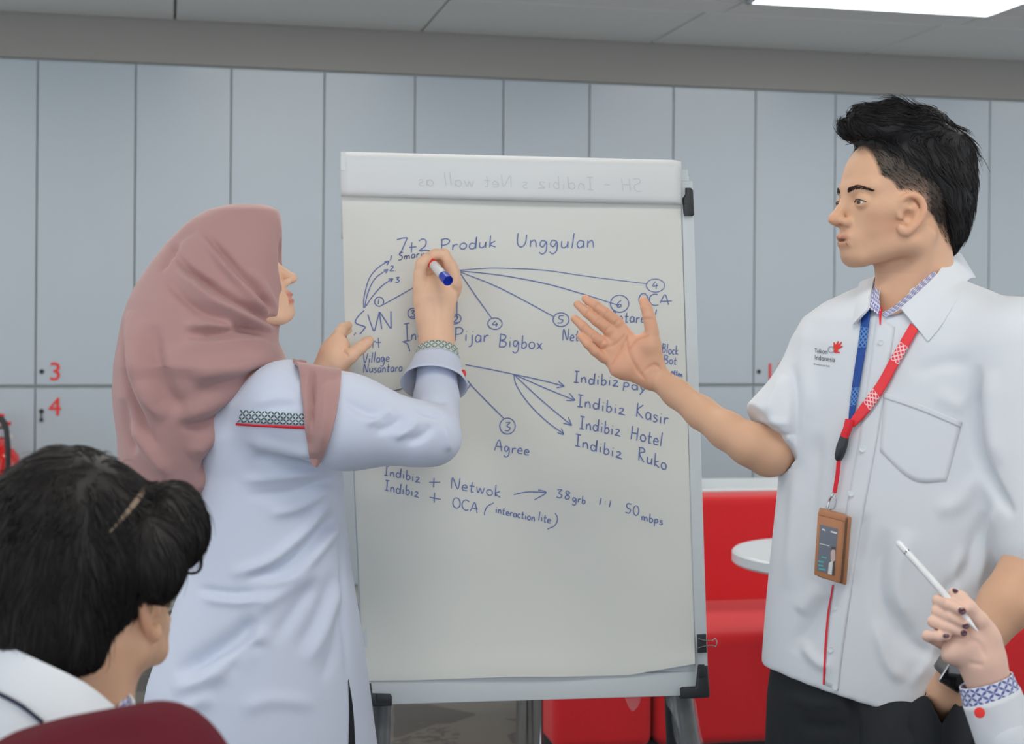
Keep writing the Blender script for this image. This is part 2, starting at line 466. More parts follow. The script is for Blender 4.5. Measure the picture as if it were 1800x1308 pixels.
# ================================================================== room shell
YAW = R(12.577); U = Vector((math.cos(YAW), math.sin(YAW), 0)); NW = Vector((-math.sin(YAW), math.cos(YAW), 0)); W0 = Vector((0, 7.58, 0))
def wl(s, q, z): return W0 + U * s - NW * q + Vector((0, 0, z))       # s along the wall, q out from it, z up
CEIL = 2.785
def wbox(mb, s0, s1, q0, q1, z0, z1):
    return mb.hull8([wl(s0, q1, z0), wl(s1, q1, z0), wl(s1, q0, z0), wl(s0, q0, z0), wl(s0, q1, z1), wl(s1, q1, z1), wl(s1, q0, z1), wl(s0, q0, z1)])
def wbevel(s0, s1, q0, q1, z0, z1, bev):
    m = MB(); c = wl((s0+s1)/2, (q0+q1)/2, (z0+z1)/2)
    m.box(c, (s1-s0, q1-q0, z1-z0), rz=YAW, bevel=bev); return m
tag(wbox(MB(), -7, 8, -1.0, 11, -0.1, 0.0).build('floor', M['carpet']), 'grey patterned office carpet under the flip chart', 'floor', kind='structure')
tag(wbox(MB(), -7, 8, -0.66, -0.54, 0.0, CEIL + 0.1).build('wall_back', M['soffit']), 'plain back wall hidden behind the white lockers', 'wall', kind='structure')
tag(wbox(MB(), -7, 8, -0.50, 0.0, 2.575, CEIL + 0.02).build('trim_1', M['soffit']), 'grey painted bulkhead between the locker tops and the ceiling', 'bulkhead', kind='structure')
ceil = tag(wbox(MB(), -7, 8, -0.6, 11, CEIL + 0.02, CEIL + 0.12).build('ceiling', M['slab']), 'suspended ceiling of pale rectangular tiles', 'ceiling', kind='structure')
# light panels in the ceiling (the nearest to the wall shows at the top right of the photograph)
LIGHTS = [(1.06, 0.80), (1.06, -1.60), (1.06, -4.0), (1.06, 3.2), (3.46, 0.80), (3.46, -1.60), (3.46, -4.0), (3.46, 3.2), (5.86, 0.80), (5.86, -1.60), (5.86, -4.0), (5.86, 3.2), (8.26, 0.8), (8.26, -1.6)]
rows_q = [0.004, 0.80, 1.06, 1.66, 2.26]
tile_cache = {}
for ri in range(4):
    q0, q1 = rows_q[ri], rows_q[ri+1]; off = 0.705 if ri == 0 else 0.79
    for k in range(-4, 4):
        s0 = off + 1.17*k; s1 = s0 + 1.17
        if any(abs(q0 - lq) < 0.05 and ls < s1 - 0.1 and ls + 1.17 > s0 + 0.1 for lq, ls in LIGHTS): continue
        w = wbevel(s0 + 0.006, s1 - 0.006, q0 + 0.006, q1 - 0.006, CEIL - 0.004, CEIL + 0.02, 0.004)
        w.build('ceiling_tile', M['tile'], ceil)
names = ['long bright ceiling light panel nearest the lockers at the top right']
for i, (q0, s0) in enumerate(LIGHTS):
    lab = names[0] if i == 0 else 'bright rectangular ceiling light panel overhead, out of the picture'
    L = empty('ceiling_light', wl(s0 + 0.585, q0 + 0.3, CEIL), lab, 'ceiling light', 'rectangular ceiling light panels')
    fr = MB()
    for a, b, c, d in ((s0, s0+1.17, q0, q0+0.02), (s0, s0+1.17, q0+0.58, q0+0.60), (s0, s0+0.02, q0, q0+0.60), (s0+1.15, s0+1.17, q0, q0+0.60)):
        wbox(fr, a, b, c, d, CEIL - 0.012, CEIL + 0.018)
    fr.build('frame', M['metal_white'], L)
    wbox(MB(), s0 + 0.02, s0 + 1.15, q0 + 0.02, q0 + 0.58, CEIL - 0.006, CEIL + 0.004).build('diffuser', M['panel'], L)

# ================================================================== lockers: one thing per column, two doors each
S0, DS = -2.2517, 0.44
ordinal = ['first', 'second', 'third', 'fourth', 'fifth', 'sixth', 'seventh', 'eighth', 'ninth', 'tenth', 'eleventh', 'twelfth', 'thirteenth']
def number(txt, s, z, h, parent):
    if len(txt) > 1:
        for k, c in enumerate(txt): number(c, s + k*h*0.62, z, h, parent)
        return
    me = text_mesh(txt, h / 0.69, 0.0006)
    Mx = Matrix((( U.x, 0, -NW.x*1, 0), (U.y, 0, -NW.y, 0), (0, 1, 0, 0), (0, 0, 0, 1)))
    me.transform(Matrix.Translation(wl(s, 0.0035, z)) @ Mx)
    link('numeral', me, M['red_print'], parent)
for i in range(-3, 15):
    s0 = S0 + DS*i; s1 = s0 + DS; 
    n_up, n_dn = {-1: ('1', '2'), 0: ('3', '4'), 1: ('5', '6'), 2: ('7', '8'), 7: ('9', '10'), 8: ('11', '12'), 9: ('13', '14')}.get(i, (None, None))
    pos = i + 2
    if i == 0: lab = 'white locker column with red numerals 3 and 4, beside the fire extinguisher'
    elif i == -1: lab = 'white locker column at the far left edge, behind the fire extinguisher'
    elif i == 8: lab = 'white locker column whose red numeral shows just beside the man\'s far shoulder'
    else: lab = 'white locker column, %s counted from the left edge of the photo' % ordinal[min(pos-1, 12)]
    if i in (-3, -2): lab = 'white locker column beyond the left edge of the photo, %s out' % ('second' if i == -3 else 'first')
    if i > 12: lab = 'white locker column beyond the right edge of the photo, %s out' % ('first' if i == 13 else 'second')
    if i == 12: lab = 'white locker column cut by the right edge of the photo'
    L = empty('locker', wl((s0+s1)/2, -0.25, 0), lab, 'locker', 'white lockers along the back wall')
    wbox(MB(), s0, s1, -0.50, -0.022, 0.0, 2.575).build('carcass', M['locker_gap'], L)
    for z0, z1, nn, zl, zn in ((1.0665, 2.565, n_up, 1.128, 1.088), (0.10, 1.0505, n_dn, 0.945, 0.925)):
        d = wbevel(s0 + 0.003, s1 - 0.003, -0.02, 0.0, z0, z1, 0.002).build('door', M['locker'], L)
        lk = MB().lathe([(0.011, 0), (0.011, 0.004), (0.008, 0.007), (0.003, 0.007)], wl(s0 + 0.028, -0.001, zl), 14, -NW).build('lock', M['dark_metal'], d, True)
        if z0 < 0.5 and i == 0:
            mb = MB(); wbox(mb, s0 + 0.025, s0 + 0.031, 0.006, 0.009, zl - 0.034, zl - 0.002)
            mb.lathe([(0.009, 0), (0.009, 0.002)], wl(s0 + 0.028, 0.0065, zl - 0.040), 12, -NW); mb.build('key', M['dark_metal'], d)
        if nn: number(nn, s0 + 0.058, zn, 0.083, d)

# ================================================================== red sofa, console behind it, box, tables, extinguisher
SY = R(11.0)
def sofa_frame(px, py, Y): return P(px, py, Y)
so = Vector((P(1232, 900, 5.0).x, 4.60, 0)); su = Vector((math.cos(SY), math.sin(SY), 0)); sn = Vector((-math.sin(SY), math.cos(SY), 0))
def sl_(a, b, z): return so + su*a + sn*b + Vector((0, 0, z))
sofa = empty('sofa', sl_(0.6, 0.4, 0), 'long bright red upholstered sofa behind the flip chart and the standing man', 'sofa')
def sbox(a0, a1, b0, b1, z0, z1, bev, seg=4):
    return MB().box(sl_((a0+a1)/2, (b0+b1)/2, (z0+z1)/2), (a1-a0, b1-b0, z1-z0), rz=SY, bevel=bev, seg=seg)
for a0, a1 in ((-0.50, -0.20), (-0.19, 0.75), (0.76, 1.75)):
    sbox(a0, a1, -0.02, 0.62, 0.12, 0.455, 0.035).build('seat', M['red_fabric'], sofa, True)
    sbox(a0, a1, 0.50, 0.68, 0.30, 0.80, 0.03).build('backrest', M['red_fabric'], sofa, True)
sbox(-0.48, 1.72, 0.06, 0.60, 0.0, 0.13, 0.01).build('plinth', M['rubber'], sofa)
con = empty('console_cabinet', sl_(0.6, 0.95, 0), 'low white console cabinet standing behind the red sofa', 'cabinet')
sbox(-0.25, 1.9, 0.74, 1.06, 0.0, 0.755, 0.004).build('body', M['white_lam'], con)
sbox(-0.27, 1.92, 0.72, 1.08, 0.755, 0.80, 0.006).build('top', M['white_lam'], con)
gb = empty('storage_box', sl_(0.05, 0.9, 0.80), 'grey plastic box with a round lock on the white console behind the sofa', 'box')
sbox(-0.22, 0.145, 0.80, 1.02, 0.80, 0.955, 0.012).build('body', M['grey_box'], gb, True)
pk = P(1233, 792, sl_(-0.005, 0.80, 0).y)
MB().lathe([(0.017, 0), (0.017, 0.004), (0.011, 0.006), (0.011, 0.002), (0.002, 0.002)], sl_(0.0, 0.80, 0.93), 20, -sn).build('lock_ring', M['steel'], gb, True)
MB().lathe([(0.008, 0), (0.008, 0.0055)], sl_(0.0, 0.80, 0.93), 12, -sn).build('keyhole', M['black_plastic'], gb)
def round_table(c, r_, lab):
    t = empty('round_table', (c.x, c.y, 0), lab, 'table', 'round white cafe tables')
    MB().lathe([(r_-0.006, 0.0), (r_, 0.006), (r_, 0.030), (r_-0.006, 0.036)], (c.x, c.y, 0.704), 64).build('table_top', M['white_lam'], t, True)
    MB().lathe([(0.036, 0.02), (0.036, 0.68), (0.09, 0.69), (0.09, 0.703)], (c.x, c.y, 0), 32).build('pedestal', M['chrome'], t, True)
    MB().lathe([(0.24, 0.0), (0.24, 0.008), (0.06, 0.02), (0.04, 0.022)], (c.x, c.y, 0), 40).build('base', M['chrome'], t, True)
tc_ = P(1288, 968, 4.33)
round_table(Vector((tc_.x + 0.30, 4.33, 0)), 0.30, 'round white table top in front of the red sofa, beside the man')
tp = P(931, 1270, 4.02)
round_table(Vector((tp.x, 4.02, 0)), 0.30, 'round table behind the flip chart with its chrome pedestal showing below the board')

fx = empty('fire_extinguisher', wl(S0 - 0.02, 0.10, 0.3), 'red fire extinguisher with black hose hanging on the lockers at the left edge', 'fire extinguisher')
fo = P(0, 800, 6.90); fo.z = 0.30
prof = [(0.070, 0.0), (0.088, 0.012), (0.09, 0.03), (0.09, 0.42), (0.084, 0.455), (0.06, 0.485), (0.032, 0.50), (0.026, 0.52), (0.026, 0.535)]
MB().lathe(prof, fo, 40).build('cylinder', M['ext_red'], fx, True)
MB().lathe([(0.0912, 0.06), (0.0912, 0.365)], fo, 40).build('label_band', M['label_white'], fx, True)
mb = MB(); mb.lathe([(0.02, 0.535), (0.024, 0.54), (0.024, 0.575), (0.014, 0.585)], fo, 20)
mb.tube([fo + Vector((0.0, -0.01, 0.575)), fo + Vector((0.03, -0.02, 0.595)), fo + Vector((-0.07, -0.03, 0.60))], 0.009, 8); mb.build('valve', M['steel'], fx, True)
mb = MB(); mb.tube([fo + Vector((-0.09, -0.01, 0.555)), fo + Vector((-0.01, -0.01, 0.605)), fo + Vector((0.05, -0.01, 0.60))], 0.010, 8)
mb.tube([fo + Vector((-0.08, -0.01, 0.60)), fo + Vector((-0.01, -0.01, 0.64)), fo + Vector((0.02, -0.01, 0.635))], 0.009, 8); mb.build('handle', M['ext_red'], fx, True)
hp = [P(-14, 742, 6.79), P(0, 736, 6.79), P(9, 748, 6.78), P(13, 775, 6.77), P(14, 820, 6.77), P(12, 880, 6.78), P(4, 930, 6.79)]
MB().tube(catmull(hp, 6), 0.013, 10).build('hose', M['rubber'], fx, True)
MB().lathe([(0.014, 0), (0.014, 0.006)], fo + Vector((0.05, -0.03, 0.545)), 14, (0.5, -1, 0)).build('gauge', M['label_white'], fx)
mb = MB(); mb.tube([fo + Vector((0.06, 0.06, 0.30)), fo + Vector((0.06, 0.125, 0.30))], 0.008, 8); mb.tube([fo + Vector((-0.06, 0.06, 0.30)), fo + Vector((-0.06, 0.10, 0.30))], 0.008, 8)
mb.lathe([(0.0915, 0.285), (0.0925, 0.29), (0.0925, 0.31), (0.0915, 0.315)], fo, 36); mb.build('bracket', M['dark_metal'], fx)
# ================================================================== flip chart easel and its paper pad
M['pad'] = mat('flip_chart_paper', srgb(219, 221, 216), 0.85, var=0.02, vscale=3, bump=0.03, bscale=30, stretch=(0.3, 0.3, 4))
M['pad_back'] = mat('folded_sheet', srgb(222, 225, 226), 0.8, var=0.015, vscale=4)
M['ink'] = mat('blue_marker_ink', srgb(100, 118, 174), 0.6, var=0.12, vscale=60)
M['ink_dark'] = mat('dark_marker_ink', srgb(78, 92, 140), 0.6, var=0.12, vscale=60)
M['ghost'] = mat('ink_showing_through', srgb(204, 207, 210), 0.8, var=0.03)
M['wrap'] = mat('plastic_film', srgb(206, 210, 212), 0.18, var=0.05, alpha=0.12, spec=0.9, bump=0.9, bscale=60)
by, bl = R(6.5), R(3.0)
BN = Vector((math.sin(by)*math.cos(bl), -math.cos(by)*math.cos(bl), math.sin(bl))).normalized()   # faces the room
BC = P(920, 745, 2.94)
def bp_(px, py, off=0.0):
    """point of the board plane seen at a pixel, lifted off it towards the room"""
    d = ray(px, py); o = BC + BN*off; t = (o - CAMV).dot(BN) / d.dot(BN); return CAMV + d*t
def slab(name, poly, o0, o1, m, parent, smooth=False, bev=0.0):
    """plate lying on the board: drawn outline, from offset o0 to o1"""
    bm = bmesh.new(); a = [bm.verts.new(bp_(x, y, o0)) for x, y in poly]; b = [bm.verts.new(bp_(x, y, o0) + BN*(o1-o0)) for x, y in poly]
    n = len(poly); bm.faces.new(a[::-1]); top = bm.faces.new(b)
    for i in range(n): bm.faces.new((a[i], a[(i+1) % n], b[(i+1) % n], b[i]))
    bmesh.ops.recalc_face_normals(bm, faces=bm.faces)
    if bev > 0:
        te = [e for e in bm.edges if all(v in b for v in e.verts)]
        bmesh.ops.bevel(bm, geom=te, offset=bev, segments=3, profile=0.5, affect='EDGES')
    me = bpy.data.meshes.new(name); bm.to_mesh(me); bm.free()
    o = link(name, me, m, parent, smooth)
    if smooth: auto_smooth(me)
    return o
ez = empty('flip_chart_easel', Vector((BC.x, BC.y + 0.2, 0)), 'flip chart easel with white framed board, black corner clips and film-wrapped black legs', 'easel')
slab('board_panel', [(602, 300), (1208, 312), (1236, 1212), (642, 1228)], -0.018, -0.004, M['metal_white'], ez)
slab('side_rail', [(1192, 320), (1213, 321), (1241, 1222), (1219, 1222)], -0.02, 0.004, M['metal_white'], ez, True, 0.003)
slab('side_rail', [(598, 300), (612, 300), (652, 1235), (638, 1235)], -0.02, 0.004, M['metal_white'], ez, True, 0.003)
slab('bottom_rail', [(640, 1192), (1240, 1176), (1241, 1218), (642, 1236)], -0.02, 0.003, M['metal_white'], ez, True, 0.002)
slab('top_rail', [(600, 288), (1205, 301), (1206, 322), (600, 308)], -0.02, 0.0, M['metal_white'], ez, True, 0.002)
def clip(poly, ridge):
    c = slab('corner_clip', poly, -0.022, 0.012, M['black_plastic'], ez, True, 0.003)
    slab('ridge', ridge, 0.012, 0.0155, M['black_plastic'], c, True, 0.0015)
clip([(1221, 1166), (1238, 1166), (1241, 1216), (1239, 1221), (1191, 1223), (1190, 1206), (1193, 1203), (1217, 1202)], [(1227, 1168), (1238, 1168), (1239, 1190), (1228, 1191)])
clip([(641, 1197), (652, 1197), (654, 1214), (684, 1215), (688, 1219), (688, 1235), (648, 1237)], [(662, 1220), (687, 1220), (687, 1234), (662, 1234)])
clip([(1199, 334), (1208, 334), (1212, 338), (1214, 381), (1211, 383), (1199, 382), (1196, 378), (1194, 352), (1199, 345)], [(1202, 359), (1213, 359), (1213, 379), (1203, 380)])
def leg(p0, p1, r_, name='leg'):
    return MB().tube([p0 + (p1-p0)*t for t in np.linspace(0, 1, 8)], r_, 14).build(name, M['black_plastic'], ez, True)
def to_floor(px0, py0, px1, py1, Y0, Y1):
    a, b = P(px0, py0, Y0), P(px1, py1, Y1); d = b - a; return a, a + d * (a.z / -d.z)
for (x0, y0, x1, y1, Y0, Y1, r_) in ((672, 1215, 668, 1308, 2.95, 2.92, 0.019), (1196, 1210, 1212, 1308, 3.02, 2.98, 0.021)):
    a, b = to_floor(x0, y0, x1, y1, Y0, Y1); lg = leg(a, b, r_)
    pts = [a + (b-a)*t for t in np.linspace(0.02, 0.85, 60)]
    V, Fq = tube_np(pts, r_ + 0.004, 24, False); V = V + RNG.normal(0, 0.0016, V.shape)
    ang = np.tile(np.arange(24), len(pts)); V += np.array([0, 0, 1.0]) * 0
    mesh_np('plastic_wrap', V, Fq, M['wrap'], lg)
bk, bk2 = P(930, 330, 3.05), P(905, 1500, 3.9)
back_leg = MB().tube([P(1150, 420, 3.05), Vector((P(1212, 1300, 3.0).x + .03, 3.40, 0.0))], 0.014, 12).build('rear_leg', M['black_plastic'], ez, True)
# torn film hanging under the bottom rail
def film(poly, off=-0.012):
    pl = catmull(poly + [poly[0]], 3)[:-1]
    slab('plastic_wrap', [tuple(q) for q in pl], off, off + 0.0012, M['wrap'], ez)
film([(1098, 1226), (1125, 1225), (1122, 1240), (1113, 1250), (1105, 1243)])
film([(1170, 1224), (1186, 1224), (1190, 1250), (1196, 1290), (1186, 1262), (1172, 1238)])

pad = empty('flip_chart_pad', bp_(900, 300), 'large white paper pad covered in blue handwriting, hung on the easel', 'paper pad')
# sheet: drawn outline filled with a grid, gentle waves, lower edge lifting, left edge pulled up by the woman's hand
NX, NY = 90, 120
Lx = lambda y: np.interp(y, [340, 560, 600, 650, 1195], [601, 606, 610, 614, 640])
Rx = lambda y: np.interp(y, [340, 1170], [1196, 1222])
V, uv = [], []
for j in range(NY+1):
    for i in range(NX+1):
        u, v = i/NX, j/NY
        y_top = 338 + 10*u; y_bot = np.interp(u, [0, .15, .45, .6, .8, 1], [1197, 1196, 1190, 1190, 1187, 1167])
        y = y_top + (y_bot - y_top)*v; x = Lx(y) + (Rx(y) - Lx(y))*u
        off = 0.005 + 0.0035*math.sin(4.2*v + 2*u) * v + 0.0018*math.sin(9*u + 3*v)*v
        off += 0.010*math.exp(-((1-v)/0.05)**2)*(0.4 + 0.6*math.sin(3.0*u + 0.4)**2)
        off += 0.035*math.exp(-(u/0.045)**2)*math.exp(-((y-612)/46)**2) + 0.012*math.exp(-((1-v)/0.03)**2)*max(0, u-0.75)*3
        off += 0.006*math.exp(-((u-.02)/0.10)**2)*math.exp(-((y-850)/140)**2)
        V.append(tuple(bp_(x, y, off)))
V = np.array(V); Fq = [(j*(NX+1)+i, (j+1)*(NX+1)+i, (j+1)*(NX+1)+i+1, j*(NX+1)+i+1) for j in range(NY) for i in range(NX)]
sheet = mesh_np('sheet', V, Fq, M['pad'], pad)
sheet_tree = bvh(sheet)
slab('sheet_stack', [(602, 330), (1197, 342), (1220, 1160), (640, 1188)], -0.003, 0.001, M['pad'], pad)
# sheets flipped over the top: a rounded band of paper hanging in front
prof = [(345, 0.010), (343, 0.020), (335, 0.027), (315, 0.030), (295, 0.031), (278, 0.029), (269, 0.020), (266.5, 0.006), (269, -0.012), (282, -0.024), (320, -0.028), (420, -0.03)]
pr = catmull(prof, 6); V = []; NXB = 40
for y, o in pr:
    for i in range(NXB+1):
        u = i/NXB; xl, xr = 599.5, 1197.5
        wob = 0.002*math.sin(7*u + y*0.03)
        V.append(tuple(bp_(xl + (xr-xl)*u, y + 15*u + (2.5 if u > 0.995 else 0)*(y < 275), o + wob)))
n = len(pr); V = np.array(V); Fq = [(j*(NXB+1)+i, j*(NXB+1)+i+1, (j+1)*(NXB+1)+i+1, (j+1)*(NXB+1)+i) for j in range(n-1) for i in range(NXB)]
flip = mesh_np('folded_sheets', V, Fq, M['pad_back'], pad)
sol = flip.modifiers.new('thickness', 'SOLIDIFY'); sol.thickness = 0.004; sol.offset = -1
slab('binding_strip', [(599, 268), (607, 268), (607, 300), (599, 300)], 0.027, 0.033, M['pad_back'], pad)

# ---- handwriting: single-stroke letters (x to the right, y up; 1 = capital height)
def arc(cx, cy, rx, ry, a0, a1, n=9):
    return [(cx + rx*math.cos(R(a)), cy + ry*math.sin(R(a))) for a in np.linspace(a0, a1, n)]
G = {
 'P': (.6, [[(.1, 0), (.08, 1)], [(0, .9), (.3, 1), (.55, .82), (.45, .55), (.1, .45)]]),
 'U': (.6, [[(.02, 1), (.03, .3), (.25, .02), (.48, .3), (.52, .9)]]),
 'S': (.5, [[(.48, .95), (.15, 1), (.08, .7), (.42, .45), (.35, .05), (.0, .0)]]),
 'V': (.6, [[(0, 1), (.28, 0), (.55, 1)]]),
 'N': (.65, [[(.05, 0), (.08, .95), (.5, .05), (.6, 1)]]),
 'I': (.4, [[(.2, 0), (.2, 1)], [(.02, 1), (.38, 1)], [(.02, 0), (.38, .02)]]),
 'B': (.6, [[(.08, 0), (.1, 1)], [(.05, 1), (.45, .9), (.4, .6), (.12, .52), (.52, .38), (.45, .05), (.05, 0)]]),
 'A': (.65, [[(0, 0), (.32, 1), (.58, 0)], [(.12, .38), (.62, .4)]]),
 'O': (.65, [arc(.32, .5, .3, .5, 100, 470, 16)]),
 'C': (.6, [arc(.36, .5, .34, .5, 50, 310, 12)]),
 'K': (.6, [[(.08, 0), (.1, 1)], [(.5, .95), (.1, .45), (.55, 0)]]),
 'H': (.65, [[(.05, 0), (.1, 1)], [(.5, 0), (.55, 1)], [(.05, .5), (.55, .52)]]),
 'R': (.6, [[(.08, 0), (.08, 1)], [(0, .95), (.35, 1), (.5, .78), (.1, .5), (.5, 0)]]),
 'a': (.45, [[(.38, .45), (.15, .5), (.02, .25), (.15, .0), (.36, .15), (.38, .48), (.42, .0)]]),
 'b': (.42, [[(.05, 1), (.05, 0)], [(.05, .35), (.25, .5), (.38, .25), (.22, .0), (.05, .08)]]),
 'c': (.38, [arc(.22, .25, .2, .25, 50, 310, 9)]),
 'd': (.48, [[(.36, .42), (.12, .48), (.02, .22), (.15, .0), (.36, .15), (.42, 1.0), (.42, .0)]]),
 'e': (.42, [[(.04, .25), (.38, .28), (.25, .5), (.05, .35), (.08, .05), (.4, .04)]]),
 'g': (.48, [[(.38, .42), (.12, .5), (.02, .22), (.2, .05), (.38, .4), (.4, -.2), (.2, -.45), (.0, -.32)]]),
 'h': (.45, [[(.05, 1), (.05, 0)], [(.05, .3), (.22, .5), (.36, .3), (.38, 0)]]),
 'i': (.2, [[(.08, .48), (.1, 0)], [(.1, .68), (.12, .72)]]),
 'j': (.28, [[(.18, .48), (.2, -.25), (.0, -.4)], [(.2, .7), (.22, .74)]]),
 'k': (.45, [[(.06, 1), (.06, 0)], [(.36, .5), (.06, .25), (.42, 0)]]),
 'l': (.2, [[(.12, 1.05), (.06, .0)]]),
 'm': (.7, [[(.04, .48), (.06, 0)], [(.06, .3), (.2, .48), (.3, .3), (.32, 0)], [(.32, .3), (.48, .48), (.6, .3), (.62, 0)]]),
 'n': (.46, [[(.05, .48), (.06, 0)], [(.06, .3), (.24, .5), (.36, .32), (.4, 0)]]),
 'o': (.45, [arc(.22, .25, .2, .25, 90, 460, 12)]),
 'p': (.45, [[(.06, .48), (.04, -.42)], [(.06, .38), (.26, .5), (.38, .28), (.22, .04), (.06, .1)]]),
 'r': (.34, [[(.05, .48), (.06, 0)], [(.06, .28), (.18, .46), (.34, .46)]]),
 's': (.36, [[(.32, .45), (.1, .48), (.08, .32), (.3, .18), (.2, .0), (.0, .02)]]),
 't': (.36, [[(.16, .85), (.14, .05), (.3, .04)], [(.0, .5), (.34, .52)]]),
 'u': (.48, [[(.04, .48), (.06, .1), (.22, .02), (.38, .2), (.4, .48), (.42, .0)]]),
 'w': (.6, [[(.02, .48), (.14, .0), (.28, .42), (.42, .0), (.56, .5)]]),
 'x': (.42, [[(.02, .5), (.4, 0)], [(.36, .5), (.02, .0)]]),
 'y': (.45, [[(.02, .48), (.2, .1)], [(.4, .5), (.2, .05), (.02, -.4)]]),
 'z': (.45, [[(.04, .44), (.2, .52), (.34, .42), (.2, .2), (.04, .02), (.24, .02), (.46, -.02)]]),
 '1': (.25, [[(.15, 1), (.08, 0)]]),
 '2': (.5, [[(.02, .8), (.2, 1), (.4, .8), (.25, .4), (.02, .05), (.5, .0)]]),
 '3': (.5, [[(.02, .95), (.38, .98), (.15, .58), (.42, .35), (.3, .02), (.0, .05)]]),
 '4': (.5, [[(.25, 1), (.02, .4), (.45, .42)], [(.35, .7), (.32, 0)]]),
 '5': (.5, [[(.45, 1), (.12, .95), (.1, .58), (.4, .4), (.3, .02), (.0, .02)]]),
 '6': (.5, [[(.35, 1), (.08, .5), (.12, .05), (.38, .15), (.32, .45), (.1, .35)]]),
 '7': (.5, [[(.0, .92), (.48, 1), (.18, 0)]]),
 '8': (.5, [[(.4, .85), (.15, 1), (.1, .7), (.4, .3), (.2, .0), (.05, .25), (.42, .85)]]),
 '0': (.5, [arc(.24, .5, .22, .5, 80, 440, 12)]),
 '+': (.6, [[(.28, .85), (.26, .15)], [(.0, .52), (.55, .5)]]),
 ':': (.2, [[(.08, .3), (.1, .34)], [(.1, .6), (.12, .64)]]),
 '(': (.3, [[(.3, 1.1), (.05, .6), (.02, .3), (.12, -.1)]]),
 ')': (.3, [[(.1, 1.1), (.28, .6), (.22, .1), (.0, -.25)]]),
 '.': (.15, [[(.05, .0), (.08, .04)]]), '-': (.4, [[(.02, .4), (.36, .42)]]), ' ': (.35, []),
}
def stroke(mb_bm, pts, w, tree=None, smooth=True):
    p = catmull(pts, 4) if smooth and len(pts) > 2 else catmull([pts[0], pts[-1]], 5) if len(pts) == 2 else np.array(pts, float)
    t = np.gradient(p, axis=0); t /= np.linalg.norm(t, axis=1)[:, None] + 1e-9; nn = np.stack([-t[:, 1], t[:, 0]], 1)
    ws = w * (0.85 + 0.25*np.sin(np.linspace(0.3, 2.8, len(p))))
    L, Rr = p + nn*ws[:, None]/2, p - nn*ws[:, None]/2
    def on(q):
        if tree is not None:
            h = hit(tree, q[0], q[1], 0.0009)
            if h is not None: return h
        return bp_(q[0], q[1], 0.0062)
    a = [mb_bm.verts.new(on(q)) for q in L]; b = [mb_bm.verts.new(on(q)) for q in Rr]
    for i in range(len(p)-1): mb_bm.faces.new((a[i], a[i+1], b[i+1], b[i]))
class Word(list):
    def __init__(s, strokes=(), words=None): super().__init__(strokes); s.words = words or []
    def __add__(a, b): return Word(list(a) + list(b), a.words + getattr(b, 'words', []))
    def __radd__(a, b): return Word(list(b) + list(a), getattr(b, 'words', []) + a.words)
def word(txt, x0, y0, x1, y1, h, slant=0.08, mirror=False):
    """strokes of a word from baseline start (x0,y0) to baseline end (x1,y1) in pixels, capital height h"""
    wtot = sum(G[c][0] for c in txt) + 0.12*(len(txt)-1); L = math.hypot(x1-x0, y1-y0)
    ux, uy = (x1-x0)/L, (y1-y0)/L; sc = L/wtot; out = []; cx = 0
    for c in txt:
        wd_, st = G[c]
        jit = random.uniform(-0.04, 0.04)
        for s in st:
            q = []
            for x, y in s:
                xx = (cx + x)*sc + slant*y*h; yy = (y + jit)*h
                q.append((x0 + ux*xx + uy*yy*0.0, y0 + uy*xx - yy))
            out.append(q)
        cx += wd_ + 0.12
    return Word([], [out])
def write(name, strokes, w=2.1, m='ink', parent=None, tree=None):
    """each written word is one part, the lines and circles drawn with it another"""
    span = lambda s: max(max(q[0] for q in s) - min(q[0] for q in s), max(q[1] for q in s) - min(q[1] for q in s))
    loose = [s for s in strokes if span(s) > 15]; short = [s for s in strokes if span(s) <= 15]
    w *= 0.92
    for words, nm in ((strokes.words if isinstance(strokes, Word) else [], 'written_word'), ([[s] for s in loose], 'pen_line'), ([short] if short else [], 'pen_mark')):
        for grp in words:
            bm = bmesh.new()
            for s in grp: stroke(bm, s, w, sheet_tree if tree is None else tree)
            me = bpy.data.meshes.new(nm); bm.to_mesh(me); bm.free(); link(nm, me, M[m], parent or sheet)
def ring(cx, cy, rx, ry, rot=0): 
    return [(cx + rx*math.cos(a)*math.cos(rot) - ry*math.sin(a)*math.sin(rot), cy + rx*math.cos(a)*math.sin(rot) + ry*math.sin(a)*math.cos(rot)) for a in np.linspace(-1.2, 5.6, 20)]
def head(x, y, ang, L=10):
    return [[(x - L*math.cos(ang-0.45), y - L*math.sin(ang-0.45)), (x, y)], [(x, y), (x - L*math.cos(ang+0.45), y - L*math.sin(ang+0.45))]]
write('handwriting', [[(697,422),(706,419),(716,418)], [(716,418),(710,432),(703,448)], [(719,435),(732,434)], [(724,426),(723,444)], [(736,424),(743,420),(749,424),(747,433),(737,441),(748,440),(761,442)]]
      + word('Produk', 773, 441, 872, 434, 21) + word('Unggulan', 908, 434, 1045, 436, 25))
write('handwriting', word('Smari', 700, 457, 742, 452, 13), 1.7, 'ink_dark')
write('handwriting', [[(639,542),(640,522),(649,490),(664,471),(683,459)], [(641,542),(646,517),(659,490),(681,474)], [(643,539),(654,522),(671,503),(690,490)]]
      + head(684,459,-0.65,9) + head(682,474,-0.55,8) + head(691,490,-0.5,8) + word('1', 685, 458, 689, 458, 9) + word('2.', 685, 477, 696, 476, 9) + word('3.', 695, 497, 707, 496, 9), 1.9)
write('handwriting', [ring(666.5, 530.5, 8, 8), [(666,526),(665,535)], [(673,536),(700,521),(728,505)]], 1.9)
write('handwriting', [[(640,546),(629,557),(625,568),(640,574),(641,577),(632,588)], [(646.5,553),(652,570),(657.5,582),(662,567),(667,548)], [(667,549),(671,579)], [(668,549),(686,577)], [(687,547),(687.5,578)]], 2.3)
